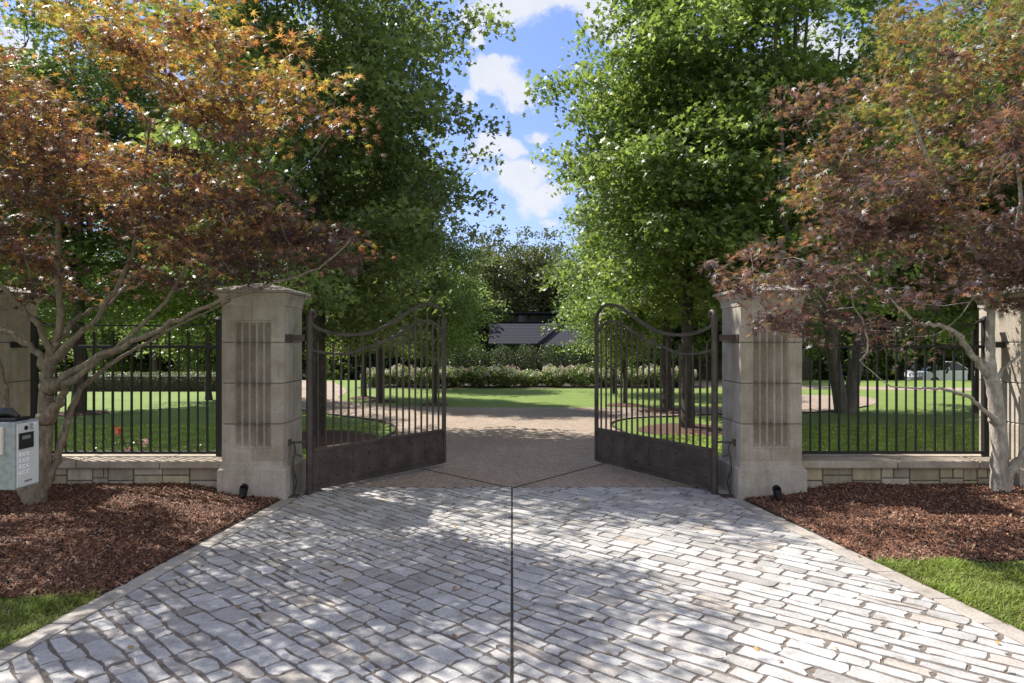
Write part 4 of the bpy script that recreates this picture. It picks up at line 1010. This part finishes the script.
for nm, (x, y), rr_ in (('tree_ring', (-3.55, 12.3), 1.15), ('tree_ring', (3.5, 13.6), 1.0), ('tree_ring', (3.1, 18.8), .55), ('tree_ring', (-2.15, 19), .4), ('tree_ring', (-10.6, 16.7), .7), ('tree_ring', (3.9, 17.2), .7), ('tree_ring', (-3.85, 19.9), .5), ('tree_ring', (-4.6, 21.2), .5)):
    m = MB(); vs = [(x, y, .07)]; n_ = 22
    for rg, z in ((.5, .05), (1, .010)):
        for i in range(n_):
            a = 2*math.pi*i/n_; r1 = rr_*rg*(1+.06*math.sin(3*a+x)); vs.append((x+r1*math.cos(a), y+r1*math.sin(a), z))
    fs = [(0, 1+i, 1+(i+1) % n_) for i in range(n_)]+[(1+i, 1+n_+i, 1+n_+(i+1) % n_, 1+(i+1) % n_) for i in range(n_)]
    m.add(vs, fs, smooth=True); tag(m.build(nm, simple('ring_mulch', (.10, .05, .032), .95, 0, .5, 25, .03), fixn=True), kind='structure')
# rose bushes behind the left wall
def rose(loc, w, h, n, label, flowers, seed):
    rs = np.random.default_rng(seed); root = empty('rose_bush', loc, label, 'shrub', 'rose bushes'); m = MB(); P = []; tips = []
    for i in range(n):
        a = rs.random()*6.28; q0 = np.array((rs.normal(0, w*.25), rs.normal(0, .08), 0)); q2 = q0+np.array((math.cos(a)*w*.35, math.sin(a)*.12, h*rs.uniform(.6, 1))); q1 = (q0+q2)/2+rs.normal(0, .03, 3)
        m.tube([q0, q1, q2], [.006, .004, .003], 5); tips.append(q2)
        for k in range(16): f = rs.uniform(.3, 1.05); P.append(q0+(q2-q0)*f+rs.normal(0, .035, 3))
    m.build('stem', MBARK, root); P = np.array(P); leaf_mesh('foliage', P, .035, T_OVAL, ramp3(rs.random(len(P))*.6, G1), MLEAF, root, .5, None, rs)
    for k, c in enumerate(flowers):
        q = np.array(tips[k])+rs.normal(0, .025, (40, 3)); leaf_mesh('flower', q, .03, T_OVAL, np.tile(np.array(c), (40, 1)), MFLOW, root, .3, None, rs)
rose((-4.95, 8.75, 0), .75, .62, 15, 'thin rose bush with a red and a pink bloom behind the left wall', [(.5, .02, .03), (.75, .35, .38), (.7, .4, .4)], 1)
rose((-3.95, 8.7, 0), .6, .42, 12, 'low rose bush without blooms behind the right end of the left wall', [], 2)

# ------------------------------------------------------------ house behind the hedge
MROOF = simple('slate_roof', (.009, .010, .021), .85, 0, .25, 6, .01)
MWALLD = simple('dark_timber', (.03, .028, .03), .8)
def xz(px, py, Y): p_ = PT(px, py, Y); return p_.x, p_.z
root = empty('house', (2.0, 48, -1.3), 'low dark house with slate blue roof behind the clipped shrubs', 'house')
def rel(x, y, z): return (x-2.0, y-48, z+1.3)
x0, ze = xz(490, 343, 46); x1, zr = xz(563, 322, 48.5)
w = MB(); w.box(rel(x0+.5, 46.6, -1.3), rel(7.5, 52, ze-.05)); w.build('wall', MWALLD, root)
rf = MB()
xg = xz(538, 343, 46)[0]
zrg = xz(563, 322, 49)[1]
yr = 49
rf.add([rel(x0-.1, 46, ze), rel(xg, 46, ze), rel(xg+2.1, yr, zrg), rel(x0-.1, yr, zrg), rel(x0-.1, 52, ze), rel(xg, 52, ze)], [(0, 1, 2, 3), (3, 2, 5, 4)])
rf.add([rel(xg, 46, ze-.14), rel(xg+2.1, yr, zrg-.05), rel(xg+4.6, yr, zrg-.05), rel(9, 47.5, ze+.2), rel(6, 46, ze-.14)], [(0, 1, 2, 3, 4)])
for k in range(1, 14):
    s_ = k/14; rf.bar([rel(x0-.1, 46+3*s_, ze+(zrg-ze)*s_+.004), rel(xg+2.1*s_, 46+3*s_, ze+(zrg-ze)*s_+.004)], .03, .012, (0, 1, 0))
rf.bar([rel(x0-.1, 46, ze-.05), rel(xg, 46, ze-.05)], .12, .12, (0, 1, 0)); rf.bar([rel(x0-.1, yr, zrg+.03), rel(xg+2.1, yr, zrg+.03)], .2, .06, (0, 1, 0))
rf.bar([rel(xg, 45.9, ze-.02), rel(xg+2.1, yr-.1, zrg+.02)], .10, .16, (0, 1, 0))
ro = rf.build('roof', MROOF, root)
up = MB(); a0, z0_ = xz(508, 321, 51); a1, z1_ = xz(575, 313.5, 51)
up.box(rel(a0+.5, 50.5, z0_-.5), rel(a1, 54, z1_-.02)); up.build('upper_storey', MWALLD, root)
up = MB(); up.box(rel(a0, 50.1, z1_), rel(a1+.3, 54.5, z1_+.12)); up.build('upper_roof', MROOF, root)
for k in range(5):
    up = MB(); xa = a0+.8+k*.85; up.box(rel(xa, 50.46, z0_-.02), rel(xa+.6, 50.49, z1_-.12)); up.build('window', MGLASS, root)

# ------------------------------------------------------------ parked cars far away
def car(loc, rz, label):
    root = empty('parked_car', loc, label, 'car', None, rz)
    prof = [(-2.15, .35), (-2.2, .62), (-2.12, .86), (-1.75, .95), (-.95, 1.0), (1.15, .98), (1.85, .93), (2.12, .78), (2.18, .5), (2.12, .32)]
    def ext(prof, w0, w1, zt=None):
        m = MB(); n = len(prof); vs = []
        for s_, w in ((-1, 1), (1, 1)):
            for x, z in prof:
                ww = w0 if z < .7 else w0+(w1-w0)*min(1, (z-.7)/.8); vs.append((x, s_*ww, z))
        m.add(vs, [list(range(n))[::-1], [n+i for i in range(n)]]+[(i, (i+1) % n, n+(i+1) % n, n+i) for i in range(n)], smooth=False); return m
    ext(prof, .88, .82).build('body', MCARW, root, True)
    ext([(-1.7, .94), (-1.15, 1.38), (-.5, 1.46), (.35, 1.44), (1.2, .97)], .84, .66).build('window', MGLASS, root, True)
    m = MB(); m.box((-1.05, -.62, 1.405), (.42, .62, 1.475), bev=.03); 
    for sg in (-1, 1): m.bar([(1.15, sg*.80, .99), (.40, sg*.66, 1.44)], .05, .05, (0, 1, 0)); m.bar([(-1.68, sg*.80, .96), (-1.1, sg*.67, 1.41)], .06, .08, (0, 1, 0)); m.bar([(-.25, sg*.79, .98), (-.25, sg*.655, 1.45)], .03, .06, (0, 1, 0))
    m.build('roof', MCARW, root)
    for x in (-1.35, 1.35):
        for sg in (-1, 1):
            m = MB(); m.tube([(x, sg*.66, .33), (x, sg*.89, .33)], .33, 20); wh = m.build('tyre', MTYRE, root)
            m = MB(); m.tube([(x, sg*.89, .33), (x, sg*.905, .33)], [.21, .19], 16); m.build('rim', MRIM, wh)
    for sg in (-1, 1): m = MB(); m.box((2.08, sg*.62-.16, .62), (2.17, sg*.62+.16, .74), bev=.02); m.build('headlight', MRIM, root)
car((24.5, 39.0, -.85), R(15), 'white parked car beyond the field, seen between the right fence pickets')
car((-10.9, 40, -1.0), R(30), 'white parked car at the end of the drive, seen through the left gate leaf')

# ------------------------------------------------------------ fallen leaves
rsf = np.random.default_rng(77); P = []
for _ in range(330):
    x, y = rsf.uniform(-4.6, 4.6), rsf.uniform(2.6, 9.5)
    e0 = exl(min(y, 7.5)); e1 = exr(min(y, 7.5))
    if x < e0 or x > e1:
        if y > 7.4: continue
        P.append((x, y, hmul(x, y, -1 if x < 0 else 1)+.03))
    elif abs(x) < 2.2 or y < 7.4:
        if rsf.random() < .45: P.append((x, y, .040 if y < YB else .016))
P = np.array(P); cols = ramp3(rsf.random(len(P)), [(0, (.10, .05, .03)), (.5, (.26, .16, .07)), (1, (.42, .32, .14))])
tag(leaf_mesh('fallen_leaves', P, .032, T_MAPLE, cols, MRLEAF, None, 2.2, None, rsf), 'few dry brown leaves scattered over the cobbles and mulch', 'fallen leaves', kind='stuff')
